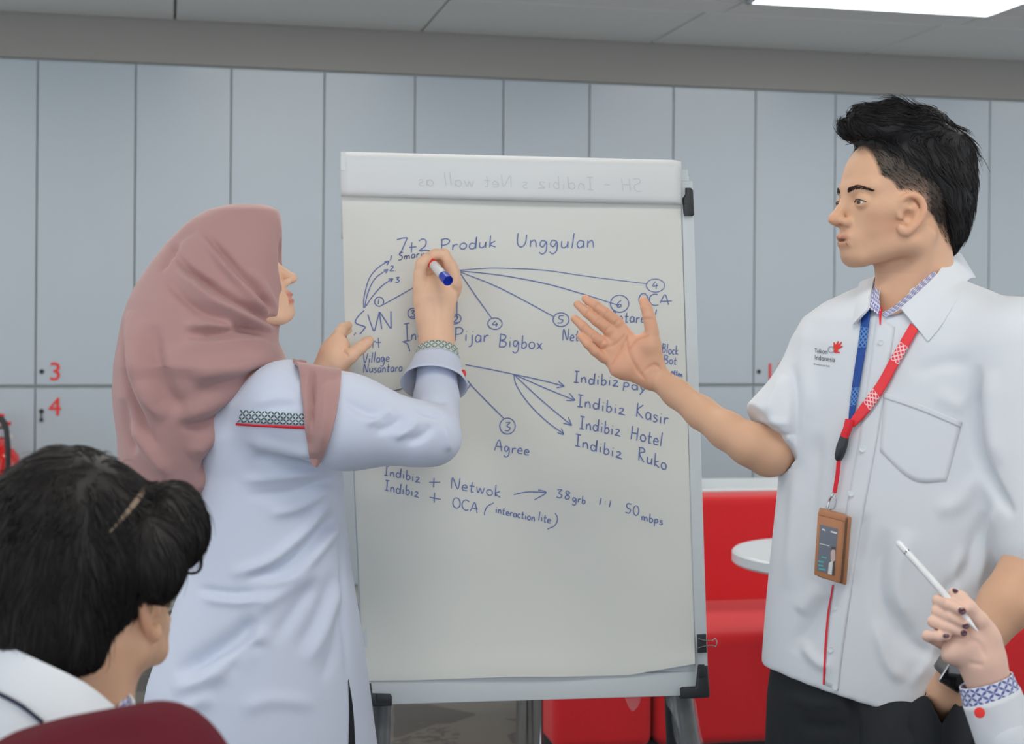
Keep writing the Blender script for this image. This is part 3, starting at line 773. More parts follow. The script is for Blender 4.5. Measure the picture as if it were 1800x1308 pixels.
write('handwriting', [[(622,590),(625,585)], [(655,612),(656,602),(661,600)], [(665,594),(666,612)], [(660,602),(670,602)]] + word('Village', 637, 638, 684, 636, 17) + word('Nusantara', 638, 655, 707, 653, 16), 1.8)
write('handwriting', [ring(726, 551, 9, 9)] + word('3', 721, 557, 731, 557, 11) + [[(715,569),(716,598)], [(710,570),(720,568)], [(707,601),(722,598)]] + word('ndi', 722, 598, 752, 594, 20) + [[(708,601),(715,604),(719,612),(720,618)]], 2.0)
write('handwriting', [[(803.5,512),(803,559)], ring(800, 561, 10.5, 8.5, -0.3)] + word('2', 797, 567, 806, 567, 12), 1.9)
write('handwriting', [[(806,476),(834,517),(864,559)], ring(870, 569, 12.5, 10)] + word('4', 865, 575, 876, 575, 11), 1.9)
write('handwriting', word('Pijar', 798, 599, 858, 602, 24) + word('Bigbox', 876, 609, 953, 614, 23), 2.1)
write('handwriting', [[(806,475),(850,472),(880,471.5),(956,475),(1033,486),(1138,499)], ring(1152, 502, 16, 11.5)] + word('4', 1146, 508, 1157, 508, 13), 1.5)
write('handwriting', [[(806,476),(880,484),(956,498),(1018,515),(1088,537)], ring(1089, 534, 16, 15)] + word('6', 1083, 541, 1094, 541, 13), 1.9)
write('handwriting', [[(806,477),(880,507),(972,556)], ring(986, 562, 14, 12)] + word('5', 980, 568, 991, 568, 13), 1.9)
write('handwriting', word('Netmon', 988, 599, 1052, 600, 21) + word('Antares', 1072, 566, 1143, 568, 20) + [[(1154,544),(1150,562)]] + [arc(1131, 527, 8, 11, 0, 350, 12)] + [arc(1152, 527, 11, 10, 60, 290, 9)] + [[(1160,533),(1169,518),(1175,536)], [(1163,530),(1181,529)]], 2.0)
write('handwriting', word('Block', 1163, 620, 1192, 624, 16) + word('Bot', 1166, 638, 1189, 641, 15) + word('otten', 1180, 657, 1199, 663, 10), 1.7)
write('handwriting', [[(818,641),(860,649),(903,658)], [(903,658),(950,668),(992,679)], [(903,658),(955,681),(1011,704)], [(903,658),(950,702),(1005,748)], [(903,658),(908,678),(929,709),(960,740),(990,762)]]
      + head(992,679,0.25,14) + head(1011,704,0.45,16) + head(1005,748,0.72,16) + head(991,764,0.75,12), 1.9)
write('handwriting', word('Indibiz', 1008, 672, 1087, 680, 20) + word('pay', 1095, 680, 1136, 690, 17), 2.2)
write('handwriting', word('Indibiz', 1014, 714, 1098, 729, 21) + word('Kasir', 1117, 732, 1174, 747, 25), 2.2)
write('handwriting', word('Indibiz', 1018, 753, 1090, 767, 22) + word('Hotel', 1108, 771, 1164, 786, 24), 2.2)
write('handwriting', word('Indibiz', 1010, 783, 1093, 806, 21) + word('Ruko', 1121, 808, 1171, 826, 24), 2.2)
write('handwriting', [[(827,676),(856,706),(886,736)], [(812,697),(820,686),(828,675)], [(822,669),(829,678)], ring(892, 749, 13.5, 14)] + word('3', 887, 757, 898, 757, 15) + word('Agree', 869, 791, 930, 801, 20), 2.0)
write('handwriting', [[(714,681),(697,686),(678,690)], [(686,683),(677,690),(686,695)]] + word('utm', 676, 704, 704, 710, 12), 1.7, 'ink_dark')
write('handwriting', word('Indibiz', 675, 835, 738, 848, 17) + [[(763,840),(762,857)], [(754,848),(774,848)]] + word('Netwok', 792, 858, 880, 874, 21)
      + [[(903,869.5),(925,865),(945,865),(960,866)], [(946,861),(960,866),(939,879)]] + word('38', 978, 875, 1003, 879, 15) + word('grb', 1006, 881, 1029, 886, 14) + word('1:1', 1052, 887, 1075, 893, 13) + word('50', 1099, 901, 1123, 907, 17) + word('mbps', 1127, 914, 1165, 923, 15), 1.9)
write('handwriting', word('Indibiz', 676, 862, 736, 875, 18) + [[(764,866),(763,884)], [(755,874),(775,878)]] + word('OCA', 795, 892, 840, 902, 18) + [[(868,884),(857,890),(852,900),(852,906)]]
      + word('interaction', 871, 901, 940, 917, 14) + word('lite', 946, 915, 968, 920, 15) + [[(976,902),(980,912),(975,924),(962,930)]], 1.9)
# writing on the far side of the flipped sheet, showing through mirrored
flip_tree = bvh(flip)
def mirrored(txt, x0, y0, x1, y1, h):
    st = word(txt, 0, 0, math.hypot(x1-x0, 0), 0, h, 0.05).words[0]; L = x1 - x0
    return [[(x1 - x, y0 + (y1-y0)*(1 - x/L) + y) for x, y in s] for s in st]
write('handwriting', mirrored('SH - Indibiz s Net wall as', 735, 326, 1128, 336, 22), 1.6, 'ghost', flip, flip_tree)

# binder clip on the right rail
bc = empty('binder_clip', bp_(1235, 1130), 'small black binder clip with wire handle on the board\'s right edge', 'binder clip')
slab('body', [(1225, 1115), (1240, 1114), (1241, 1146), (1226, 1147)], 0.004, 0.013, M['black_plastic'], bc, True, 0.002)
wire = [bp_(x, y, 0.015) for x, y in ((1228, 1123), (1240, 1126), (1252, 1126), (1257, 1123), (1260, 1129), (1258, 1137), (1252, 1135), (1240, 1136), (1228, 1139))]
MB().tube(catmull(wire, 5), 0.0011, 8).build('wire_handle', M['steel'], bc, True)
# ================================================================== people: shared helpers
M['skin'] = mat('skin_light_brown', srgb(214, 170, 140), 0.52, var=0.05, vscale=25, bump=0.04, bscale=400, sss=0.12, tint=True, spec=0.35)
M['skin_fair'] = mat('skin_fair', srgb(232, 190, 160), 0.5, var=0.04, vscale=25, bump=0.03, bscale=400, sss=0.12, tint=True, spec=0.35)
M['skin_pale'] = mat('skin_pale', srgb(228, 190, 172), 0.5, var=0.04, vscale=25, bump=0.03, bscale=400, sss=0.12, tint=True, spec=0.35)
M['hair'] = mat('black_hair', srgb(30, 29, 31), 0.55, var=0.35, vscale=60, spec=0.3)
M['brow'] = mat('dark_brown_brow', srgb(58, 44, 40), 0.7, var=0.2, vscale=60, spec=0.2)
M['hair2'] = mat('dark_hair', srgb(34, 31, 31), 0.55, var=0.35, vscale=60, spec=0.3)
M['shirt'] = mat('white_shirt_cotton', srgb(216, 221, 228), 0.8, var=0.012, vscale=6, bump=0.05, bscale=900, sheen=0.1)
M['shirt_w'] = mat('white_tunic_cotton', srgb(208, 216, 234), 0.75, var=0.012, vscale=6, bump=0.05, bscale=900, sheen=0.15)
M['trouser'] = mat('black_trouser_cloth', srgb(24, 28, 34), 0.85, var=0.15, vscale=60, bump=0.1, bscale=600)
M['shoe'] = mat('black_leather', srgb(26, 24, 24), 0.4, var=0.1)
M['button'] = mat('pearl_button', srgb(214, 222, 226), 0.25, var=0.03)
M['red_trim'] = mat('red_piping', srgb(222, 30, 48), 0.6, var=0.05)
M['kawung_blue'] = kawung('blue_batik_lining', srgb(222, 224, 238), srgb(92, 98, 168), 9, 3)
M['kawung_grey'] = kawung('grey_batik_band', srgb(208, 218, 222), srgb(74, 96, 110), 11, 2)
M['kawung_cuff'] = kawung('cuff_batik_band', srgb(214, 218, 236), srgb(88, 100, 160), 15, 2)
M['kawung_cuff2'] = kawung('cuff_batik_band_grey', srgb(206, 214, 208), srgb(110, 128, 122), 7, 1.4)
M['eye_white'] = mat('eye_white', srgb(226, 222, 216), 0.25, var=0.02, tint=True)
M['nail'] = mat('nail_varnish_plum', srgb(74, 30, 52), 0.2, var=0.05, coat=0.5)
M['nail_plain'] = mat('fingernail', srgb(232, 188, 172), 0.3, var=0.03, coat=0.2)

def tubes_np(paths, rad, n=3):
    """many tapered strands at once. paths (S,K,3), rad (S,K)"""
    S, K, _ = paths.shape
    t = np.gradient(paths, axis=1); t /= np.linalg.norm(t, axis=2, keepdims=True) + 1e-12
    ref = np.where(np.abs(t[..., 2:3]) < 0.8, np.array([0, 0, 1.0]), np.array([1.0, 0, 0]))
    N = np.cross(ref, t); N /= np.linalg.norm(N, axis=2, keepdims=True) + 1e-12; B = np.cross(t, N)
    a = np.arange(n)*2*math.pi/n
    V = paths[:, :, None] + rad[..., None, None]*(N[:, :, None]*np.cos(a)[None, None, :, None] + B[:, :, None]*np.sin(a)[None, None, :, None])
    base = (np.arange(S)*K*n)[:, None, None] + (np.arange(K-1)*n)[None, :, None]
    j = np.arange(n)[None, None, :]; j2 = (j+1) % n
    Q = np.stack([base + j, base + j2, base + n + j2, base + n + j], -1).reshape(-1, 4)
    return V.reshape(-1, 3), Q
def strands(V, Q, dirf, count, length, radius, lift=0.004, steps=6, keep=None, seed=1, wob=0.25, clump=0.0):
    rng = np.random.default_rng(seed)
    N = vnormals(V, Q); idx = np.arange(len(V)) if keep is None else np.where(keep)[0]
    pick = rng.choice(idx, count)
    tree = BVHTree.FromPolygons(V.tolist(), Q.tolist())
    p = V[pick] + rng.normal(0, 0.0012, (count, 3)); n = N[pick]
    L = length*rng.uniform(0.6, 1.25, count); paths = [p - n*0.003]
    ph = rng.uniform(0, 6.28, 3)
    for s in range(steps):
        d = dirf(p, n)
        fq = np.stack([np.sin(p[:, 0]*140 + ph[0]) + np.sin(p[:, 2]*110), np.sin(p[:, 1]*120 + ph[1]), np.sin(p[:, 2]*130 + p[:, 0]*70 + ph[2])], 1)
        d = d + fq*wob*0.5 + rng.normal(0, wob*0.35, d.shape)
        d = d - (d*n).sum(1)[:, None]*n; d /= np.linalg.norm(d, axis=1)[:, None] + 1e-9
        p = p + d*(L/steps)[:, None]
        q = np.empty_like(p)
        for i in range(count):
            h = tree.find_nearest(p[i])
            q[i] = h[0]; n[i] = h[1]
        lf = lift*((s+1)/steps)
        p = q + n*(lf*(0.4 + 0.6*np.sin(pick*1.7)**2))[:, None]
        paths.append(p.copy())
    paths = np.stack(paths, 1); K = paths.shape[1]
    taper = np.interp(np.linspace(0, 1, K), [0, 0.3, 1], [0.7, 1.0, 0.12])
    rad = radius*rng.uniform(0.6, 1.3, count)[:, None]*taper[None]
    return tubes_np(paths, rad)
def px_chain(sd, pts, Y, k=0.004, flat=None, sc=None):
    """pts: (px, py, r_px[, dY]) -> tapered blended chain at depth Y (+dY)"""
    w = [P(a[0], a[1], Y + (a[3] if len(a) > 3 else 0)) for a in pts]; r = [a[2]*mpp(Y + (a[3] if len(a) > 3 else 0)) for a in pts]
    sd.chain(w, r, k, flat); return sd
def px_ell(sd, px, py, Y, rx, ry, rz, rot=0.0, k=0.008, sub=False):
    """ellipsoid with pixel radii across, up and in depth; rot turns it in the picture plane"""
    m = mpp(Y); c, s = math.cos(rot), math.sin(rot)
    return sd.ell(P(px, py, Y), (rx*m, rz*m, ry*m), np.array([[c, 0, -s], [0, 1, 0], [s, 0, c]]), k, sub)
def row(py, xl, xr, Y, ratio, phi=0.0):
    a, b = P(xl, py, Y), P(xr, py, Y); w = (b - a).length/2; c = (a + b)/2
    rx = w/math.sqrt(math.cos(phi)**2 + (ratio*math.sin(phi))**2)
    return (c.z, c.x, Y, rx, rx*ratio)
def hcol(hx): return np.array(hx)
def face_solid(sd, O, Fv, Lv, Uv, s=1.0, scarf=False):
    """head, face features, ears and neck top in a head frame (forward, left, up)"""
    Mx = np.array([list(Fv), list(Lv), list(Uv)]).T
    w = lambda X, Y, Z: O + Fv*(X*s) + Lv*(Y*s) + Uv*(Z*s)
    E = lambda c, r, k=0.01, sub=False: sd.ell(w(*c), tuple(x*s for x in r), Mx, k*s, sub)
    C = lambda a, b, r1, r2, k=0.01: sd.cone(w(*a), w(*b), r1*s, r2*s, k*s)
    E((-.004, 0, .035), (.080, .064, .078), .01) if scarf else E((-.014, 0, .055), (.101, .074, .091), .01)   # cranium
    E((.030, 0, .045 - .02*scarf), (.060, .061, .062 - .01*scarf), .02)                  # forehead
    E((.038, 0, -.005), (.056, .058, .066), .02)                 # mid face
    for y in (1, -1):
        C((.012, .052*y, -.040), (.072, .017*y, -.063), .017, .0155, .018)   # jaw
        C((.010, .055*y, .01), (.012, .052*y, -.040), .016, .017, .02)
        C((.062, .040*y, .008), (.035, .056*y, .012), .012, .012, .02)       # cheekbone
        C((.0865, .010*y, .040), (.073, .043*y, .042), .0095, .008, .014)    # brow ridge
    E((.078, 0, -.062), (.021, .022, .016), .012)                # chin
    E((.077, 0, -.036), (.026, .027, .024), .014)                # mouth mound
    for y in (1, -1):
        E((.100, .031*y, .020), (.013, .015, .0095), .012, True)             # socket
        E((.0785, .031*y, .020), (.0145, .0150, .0138), .003)                # lids
        E((.0945, .0325*y, .0190), (.010, .0125, .0030), .0015, True)        # opening
    C((.089, 0, .030), (.1110, 0, -.003), .0075, .0088, .010)     # nose bridge
    E((.1120, 0, -.007), (.0118, .0098, .0088), .006)             # tip
    for y in (1, -1):
        E((.098, .0125*y, -.0105), (.0115, .0070, .0075), .006)
        E((.1055, .0065*y, -.0178), (.006, .0035, .004), .003, True)
    E((.0980, 0, -.0325), (.0080, .018, .0042), .006)            # upper lip
    E((.0950, 0, -.0445), (.0080, .016, .0046), .006)           # lower lip
    E((.1075, 0, -.0385), (.012, .0155, .0018), .002, True)       # mouth line
    E((.1060, 0, -.0255), (.004, .004, .007), .004, True)        # philtrum
    return w, Mx
def ear_solid(sd, w0, s, y, dx=.030, es=.86):
    """outer ear on side y (+1 left, -1 right)"""
    w = lambda X, Y, Z: w0(X*es + dx, .0655 + (Y-.0665)*es if Y > 0 else -(.0655 + (-Y-.0665)*es), Z*es)
    pts = [(.012, .064, .012), (.008, .071, .026), (-.006, .078, .033), (-.020, .084, .026), (-.026, .086, .008), (-.021, .083, -.010), (-.010, .076, -.024), (.002, .070, -.032), (.008, .066, -.024)]
    q = catmull(pts, 3); r = np.interp(np.linspace(0, 1, len(q)), [0, .3, .6, .8, 1], [.0042, .0046, .0046, .0062, .0062])
    for i in range(len(q)-1): sd.cone(w(q[i][0], q[i][1]*y, q[i][2]), w(q[i+1][0], q[i+1][1]*y, q[i+1][2]), r[i]*s, r[i+1]*s, .003*s)
    pl = [(-.004, .064, .012), (-.012, .070, .010), (-.008, .067, -.008)]
    for a, b in ((0, 1), (1, 2), (2, 0)): sd.cone(w(pl[a][0], pl[a][1]*y, pl[a][2]), w(pl[b][0], pl[b][1]*y, pl[b][2]), .007*s, .007*s, .006*s)
    an = catmull([(-.002, .072, .020), (-.013, .078, .012), (-.014, .077, -.004), (-.006, .073, -.014)], 3)
    for i in range(len(an)-1): sd.cone(w(an[i][0], an[i][1]*y, an[i][2]), w(an[i+1][0], an[i+1][1]*y, an[i+1][2]), .0034*s, .0034*s, .003*s)
    sd.cone(w(.012, .066*y, .002), w(.010, .068*y, -.006), .0042*s, .0042*s, .003*s)
    sd.ell(w(-.001, .078*y, -.004), (.008*s, .011*s, .010*s), None, .003*s, True)
    sd.ell(w(-.004, .080*y, .018), (.005*s, .006*s, .007*s), None, .003*s, True)

def ring_surf(name, c0, c1, r0, r1, m, parent, thick=.002, n=48, uvs=(1, 1), squash=.8, power=1.3):
    """open cloth ring (cuff) with thickness"""
    d = (c1 - c0).normalized(); sx = Vector((1, 0, 0)); sx = (sx - d*sx.dot(d)).normalized(); sy = d.cross(sx)
    V, uv, Fq = [], [], []; K = 8
    for lay in (0, 1):
        for k in range(K+1):
            t = k/K; r_ = r0 + (r1-r0)*t**power - lay*thick; c = c0 + (c1-c0)*t
            for i in range(n+1):
                a = 2*math.pi*i/n; V.append(tuple(c + sx*math.cos(a)*r_ + sy*math.sin(a)*r_*squash)); uv.append((i/n*uvs[0], t*uvs[1]))
    s_ = n+1; off = (K+1)*s_
    for k in range(K):
        for i in range(n):
            q = (k*s_+i, k*s_+i+1, (k+1)*s_+i+1, (k+1)*s_+i); Fq += [q, tuple(x+off for x in q[::-1])]
    for i in range(n):
        Fq += [(i+1, i, i+off, i+1+off), (K*s_+i, K*s_+i+1, K*s_+i+1+off, K*s_+i+off)]
    return mesh_np(name, V, Fq, m, parent, True, uv=uv)
def nail(c, nrm, along, L, W, m, parent):
    """slightly domed fingernail plate"""
    nrm = Vector(nrm).normalized(); al = Vector(along); al = (al - nrm*al.dot(nrm)).normalized(); sd_ = nrm.cross(al)
    Mx = Matrix(((sd_.x, al.x, nrm.x, 0), (sd_.y, al.y, nrm.y, 0), (sd_.z, al.z, nrm.z, 0), (0, 0, 0, 1)))
    b = bmesh.new(); bmesh.ops.create_uvsphere(b, u_segments=16, v_segments=10, radius=1.0); bmesh.ops.scale(b, vec=(W/2, L/2, .0016), verts=b.verts)
    b.transform(Matrix.Translation(c) @ Mx); mm = MB(); mm.add(b); return mm.build('fingernail', m, parent, True)
# ================================================================== the standing man on the right
man = empty('person', Vector((P(1560, 900, 2.50).x, 2.50, 0)), 'person in white short-sleeved shirt with lanyard, gesturing at the flip chart with open palm', 'person')
MY = 2.48
a18 = R(17); mF = Vector((-math.cos(a18), -math.sin(a18), 0)); mL = Vector((math.sin(a18), -math.cos(a18), 0)); mU = Vector((0, 0, 1))
MO = P(1581, 382, MY)
sd = SDF()
mw, mM = face_solid(sd, MO, mF, mL, mU, 1.03)
ear_solid(sd, mw, 1.03, 1); ear_solid(sd, mw, 1.03, -1)
# neck
sd.cone(mw(-.030, 0, -.02), mw(-.043, 0, -.16), .055, .055, .012)
sd.cone(mw(-.045, 0, -.15), mw(-.053, 0, -.24), .055, .058, .02)
sd.cone(mw(.000, .0, -.06), mw(-.012, 0, -.19), .040, .042, .012); sd.cone(mw(-.012, 0, -.17), mw(-.004, 0, -.27), .05, .06, .02)
sd.cone(mw(-.015, .058, -.03), mw(.012, .020, -.165), .013, .012, .02)
sd.cone(mw(.030, 0, -.118), mw(.026, 0, -.128), .010, .010, .02)
mV, mQ = sd.mesh(0.0022, smooth=1)
lc = (mV - np.array(MO)) @ mM / 1.03           # head-frame coordinates
def man_tint(lc):
    t = np.ones((len(lc), 3)); X, Y, Z = lc.T
    g = lambda x, s: np.exp(-(x/s)**2)
    lip = np.clip(g(Z+.0325, .0048)*1.1, 0, 1)*(X > .088)*(np.abs(Y) < .021) + np.clip(g(Z+.0445, .0052)*1.1, 0, 1)*(X > .088)*(np.abs(Y) < .019)
    lip = np.clip(lip, 0, 1)[:, None]*.75*np.clip((.020 - np.abs(Y))/.006, 0, 1)[:, None]; t = t*(1-lip) + np.array([.80, .60, .58])*lip
    mouth = (g(Z+.0386, .0022)*(X > .085)*np.clip((.016-np.abs(Y))/.006, 0, 1))[:, None]; t = t*(1-mouth*.7) + np.array([.30, .16, .14])*mouth*.7
    ch = (g(X-.055, .03)*g(np.abs(Y)-.048, .02)*g(Z+.012, .025)*.35)[:, None]; t = t*(1-ch) + np.array([1.0, .84, .80])*ch
    nose = (np.clip((X-.098)/.02, 0, 1)*g(Z+.006, .02)*.5)[:, None]; t = t*(1-nose) + np.array([1.02, .84, .80])*nose
    st = (np.clip((-.028-Z)/.03, 0, 1)*np.clip((X+.01)/.03, 0, 1)*(Z > -.09)*.22)[:, None]; t = t*(1-st) + np.array([.62, .60, .60])*st
    # cropped hair at the sides and nape
    edge = np.interp(Z, [-.12, -.07, -.03, .0, .02, .035, .05, .06, .085, .12], [-.075, -.070, -.040, -.020, .020, .042, .054, .068, .071, .074])
    side = np.clip((edge - X)/.006, 0, 1)*np.clip((Z + .055)/.05 - np.clip(X + .03, 0, .1)*3, 0, 1)
    side = side*np.clip(np.interp(Z, [-.05, .015, .045, .075], [.36, .46, .86, 1.0]) + np.clip((-.002-X)/.03, 0, 1), 0.0, 1)
    side = side*np.clip((np.sqrt(((X-.026)/.026)**2 + ((Z-.001)/.034)**2) - 1)*5, 0, 1)
    side = np.clip(side, 0, .95)[:, None]; t = t*(1-side) + np.array([.035, .055, .075])*side
    ear = (np.clip((np.abs(Y)-.0715)/.006, 0, 1)*np.clip((1.15 - np.sqrt(((X-.024)/.034)**2 + ((Z-.001)/.042)**2))*6, 0, 1))[:, None]*.5; t = t*(1-ear) + np.array([1.06, .90, .86])*ear
    return t
tint_head = man_tint(lc)
# gesturing right arm and open hand, palm towards the room
sd = SDF()
px_chain(sd, [(1440, 700, 44, .09), (1400, 744, 42, .06), (1352, 793, 43, .02), (1318, 781, 37, .01), (1277, 757, 32, .03), (1233, 726, 27.5, .07), (1190, 692, 24, .11), (1154, 663, 21, .14)], 2.52, .012)
HY = 2.66
px_chain(sd, [(1154, 663, 21), (1138, 645, 20), (1086, 570, 11)], HY, .010)
px_chain(sd, [(1146, 660, 20), (1118, 630, 17), (1071, 583, 11)], HY, .010)
px_chain(sd, [(1142, 662, 19), (1106, 640, 17), (1063, 606, 11)], HY, .010)
px_chain(sd, [(1142, 664, 18), (1098, 651, 15), (1066, 629, 10.5)], HY, .010)
px_chain(sd, [(1150, 640, 19, -.006), (1142, 606, 19, -.012), (1146, 582, 11.5, -.010)], HY, .008)
px_ell(sd, 1122, 620, HY - .008, 24, 36, 15, R(-32), .010)
px_ell(sd, 1098, 640, HY - .006, 30, 17, 14, R(35), .010)
for ch in ([(1086, 567, 10.8), (1064, 550, 9.4, -.004), (1047, 537, 8.7, -.004), (1029, 525, 7.2, .002)],
           [(1070, 580, 10.8), (1049, 564, 9.5, -.006), (1031, 549, 8.8, -.007), (1015, 535, 7.2, -.002)],
           [(1061, 604, 10.6), (1041, 589, 9.3, -.008), (1025, 574, 8.6, -.010), (1010, 560, 7.1, -.006)],
           [(1061, 629, 9.8), (1045, 617, 8.5, -.010), (1033, 605, 7.8, -.014), (1020, 591, 6.5, -.012)],
           [(1146, 584, 12.5, -.010), (1141, 557, 11.2, -.012), (1136, 541, 10.2, -.010), (1131, 529, 8.0, -.006)]):
    px_chain(sd, ch, HY - .004, .0028)
hV, hQ = sd.mesh(0.0021, smooth=1)
palm_creases = [([(1103, 590), (1092, 612), (1076, 640)], 3.0, -.0022), ([(1102, 592), (1106, 620), (1122, 652), (1136, 668)], 3.2, -.0024), ([(1058, 612), (1080, 606), (1098, 588)], 3.0, -.0016),
                ([(1086, 562), (1078, 572)], 2.4, -.0014), ([(1068, 547), (1060, 556)], 2, -.0012), ([(1050, 534), (1044, 542)], 2, -.0012), ([(1072, 572), (1062, 584)], 2.4, -.0014), ([(1052, 560), (1045, 569)], 2, -.0012), ([(1034, 545), (1028, 554)], 2, -.0012),
                ([(1062, 596), (1054, 608)], 2.2, -.0013), ([(1044, 585), (1038, 594)], 2, -.0012), ([(1028, 571), (1022, 579)], 2, -.0012), ([(1146, 645), (1160, 642)], 3, -.0015), ([(1150, 560), (1130, 560)], 2.2, -.0013), ([(1128, 655), (1150, 640), (1162, 648)], 3, -.0018), ([(1140, 590), (1120, 598), (1108, 612)], 5, -.0010)]
hV = folds(hV, hQ, palm_creases)
hp = project(hV); pal = np.clip((1165 - hp[:, 0])/40, 0, 1)*(hp[:, 1] < 720)
th = np.ones((len(hV), 3))*(1-pal[:, None]*.6) + np.array([1.16, .98, .98])*pal[:, None]*.6
for pth, w_, _h in palm_creases:
    d, _ = seg_dist(hp, catmull(pth, 4)); kk = np.exp(-(d/(w_*.55))**2)[:, None]*.42; th = th*(1-kk) + np.array([.86, .56, .52])*kk
# left arm, hand in pocket
sd = SDF()
px_chain(sd, [(1838, 800, 58, .05), (1856, 925, 50, .0), (1820, 985, 52, -.01), (1768, 1062, 46, -.04), (1715, 1136, 36, -.06), (1683, 1180, 30, -.06), (1664, 1218, 31, -.035), (1654, 1258, 36, .05), (1640, 1330, 40, .12)], 2.28, .012)
lV, lQ = sd.mesh(0.003, smooth=1)
# torso under the shirt ties head and arms together
sd = SDF()
sd.cone(P(1600, 680, 2.50), P(1590, 1150, 2.50), .09, .10, .03); sd.cone(P(1470, 610, 2.60), P(1770, 610, 2.40), .055, .055, .04)
sd.cone(P(1470, 610, 2.60), P(1430, 700, 2.58), .05, .043, .02); sd.cone(P(1780, 610, 2.38), P(1838, 800, 2.33), .055, .046, .02); sd.cone(mw(-.045, 0, -.15), P(1600, 640, 2.5), .05, .07, .03)
tV, tQ = sd.mesh(0.008, smooth=1)
bV, bQ = merge((mV, mQ), (hV, hQ), (lV, lQ), (tV, tQ))
bt = np.vstack([tint_head, th, np.ones((len(lV), 3)), np.ones((len(tV), 3))])
man_body = mesh_np('body', bV, bQ, M['skin'], man, True, col=bt)
man_tree = BVHTree.FromPolygons(bV.tolist(), bQ.tolist())
def face_pt(w, Fv, tree, Y, Z, lift, s):
    o = w(.3, Y, Z); h = tree.ray_cast(o, -Fv, .4)
    return h[0] + h[1]*lift if h[0] is not None else w(.08, Y, Z)
def eyes_and_brows(parent, w, Fv, Lv, Uv, tree, s, gaze=(0, 0), brow=True, hairmat='hair'):
    for y in (1, -1):
        c = w(.0785, .031*y, .020); n = 24
        V, Fq, cl = [], [], []
        for i in range(n+1):
            th_ = math.pi*i/n
            for j in range(n):
                ph = 2*math.pi*j/n
                G_ = (Fv + Lv*gaze[0] + Uv*gaze[1]).normalized(); G2 = Uv.cross(G_).normalized(); d = G_*math.cos(th_) + (G2*math.cos(ph) + G_.cross(G2)*math.sin(ph))*math.sin(th_)
                V.append(tuple(c + d*.0127*s)); cl.append((.05, .03, .03) if th_ < .28 else (.12, .07, .055) if th_ < .62 else (1, 1, 1))
        for i in range(n):
            for j in range(n): Fq.append((i*n+j, (i+1)*n+j, (i+1)*n+(j+1) % n, i*n+(j+1) % n))
        ob = mesh_np('eye', V, Fq, M['eye_white'], parent, True, col=np.array(cl))
        q = [face_pt(w, Fv, tree, yy*y, zz, .0004, s) for yy, zz in ((.018, .0195), (.024, .0228), (.032, .0236), (.040, .0212), (.0445, .0185))]
        MB().tube(catmull(q, 4), 0.0008*s, 6).build('eyelash', M[hairmat], parent, True)
        if brow:
            pts = catmull([(.012, .0370), (.020, .0395), (.032, .0415), (.044, .0385), (.050, .0345)], 6); V, Fq = [], []
            paths = []; rng = np.random.default_rng(5)
            for t in np.linspace(0.0, 0.97, 52):
                a = pts[int(t*(len(pts)-1))]; b = pts[min(int(t*(len(pts)-1)) + 3, len(pts)-1)]
                wdt = np.interp(t, [0, .15, .6, 1], [.0024, .0032, .0026, .0006])
                for _ in range(4):
                    z0 = rng.uniform(-1, 1)*wdt
                    p0 = face_pt(w, Fv, tree, a[0]*y, a[1] + z0, .0002, s); p1 = face_pt(w, Fv, tree, min(a[0] + .004, .052)*y, a[1] + z0 + .0018 + (b[1]-a[1])*.7, .0016, s)
                    paths.append([tuple(p0), tuple((p0+p1)/2 + Fv*.0005), tuple(p1)])
            paths = np.array(paths); rad = np.tile(np.array([[.00048, .0004, .0001]])*s, (len(paths), 1))
            mesh_np('eyebrow', *tubes_np(paths, rad), M['brow'], parent)
eyes_and_brows(man, mw, mF, mL, mU, man_tree, 1.03, (-.12, -.05))
te = MB(); q = [mw(.0925, yy, -.0385) for yy in (-.011, -.005, .0, .005, .011)]; te.tube(q, .0026, 8).build('teeth', M['button'], man, True)

# hair: cap, swept top, strands
sd = SDF(); e_ = lambda c, r, k=.012: sd.ell(mw(*c), tuple(x*1.03 for x in r), mM, k)
e_((-.022, 0, .068), (.100, .0765, .092))
e_((-.055, 0, .030), (.064, .074, .088))
e_((-.070, 0, -.012), (.036, .055, .050))
sd.chain([mw(.080, .022, .138), mw(.055, .0, .143), mw(.010, -.005, .152), mw(-.05, 0, .140), mw(-.092, 0, .100), mw(-.104, 0, .055)], [.017, .026, .030, .032, .034, .030], .014)
sd.chain([mw(.080, -.02, .136), mw(.052, -.025, .140), mw(-.01, -.03, .142)], [.016, .025, .028], .014)
sd.chain([mw(.072, .040, .130), mw(.040, .045, .130), mw(-.02, .045, .130), mw(-.07, .035, .108)], [.014, .020, .024, .028], .014)
def clear(p):                                  # hairline: face, temples, ear surround and nape stay clear
    q = (p - np.array(MO)) @ mM / 1.03; X, Y, Z = q.T
    lim = np.interp(Z, [-.12, -.07, -.03, .0, .03, .05, .070, .085, .100, .108, .116, .124], [-.085, -.080, -.062, -.050, -.032, -.012, .030, .050, .059, .065, .080, .2])
    return (lim - X)*.8
sd.fn(clear, (-9,)*3, (9,)*3, .005, True)
sd.ell(mw(.020, .075, .0), (.030, .035, .036), mM, .006, True); sd.ell(mw(.020, -.075, .0), (.030, .035, .036), mM, .006, True)
sd.cut(mw(-.06, 0, -.050), -mU + mF*.75, .008)
kV, kQ = sd.mesh(0.003, smooth=2)
kl = (kV - np.array(MO)) @ mM / 1.03
Fn, Un, Ln = (np.array(v) for v in (mF, mU, mL))
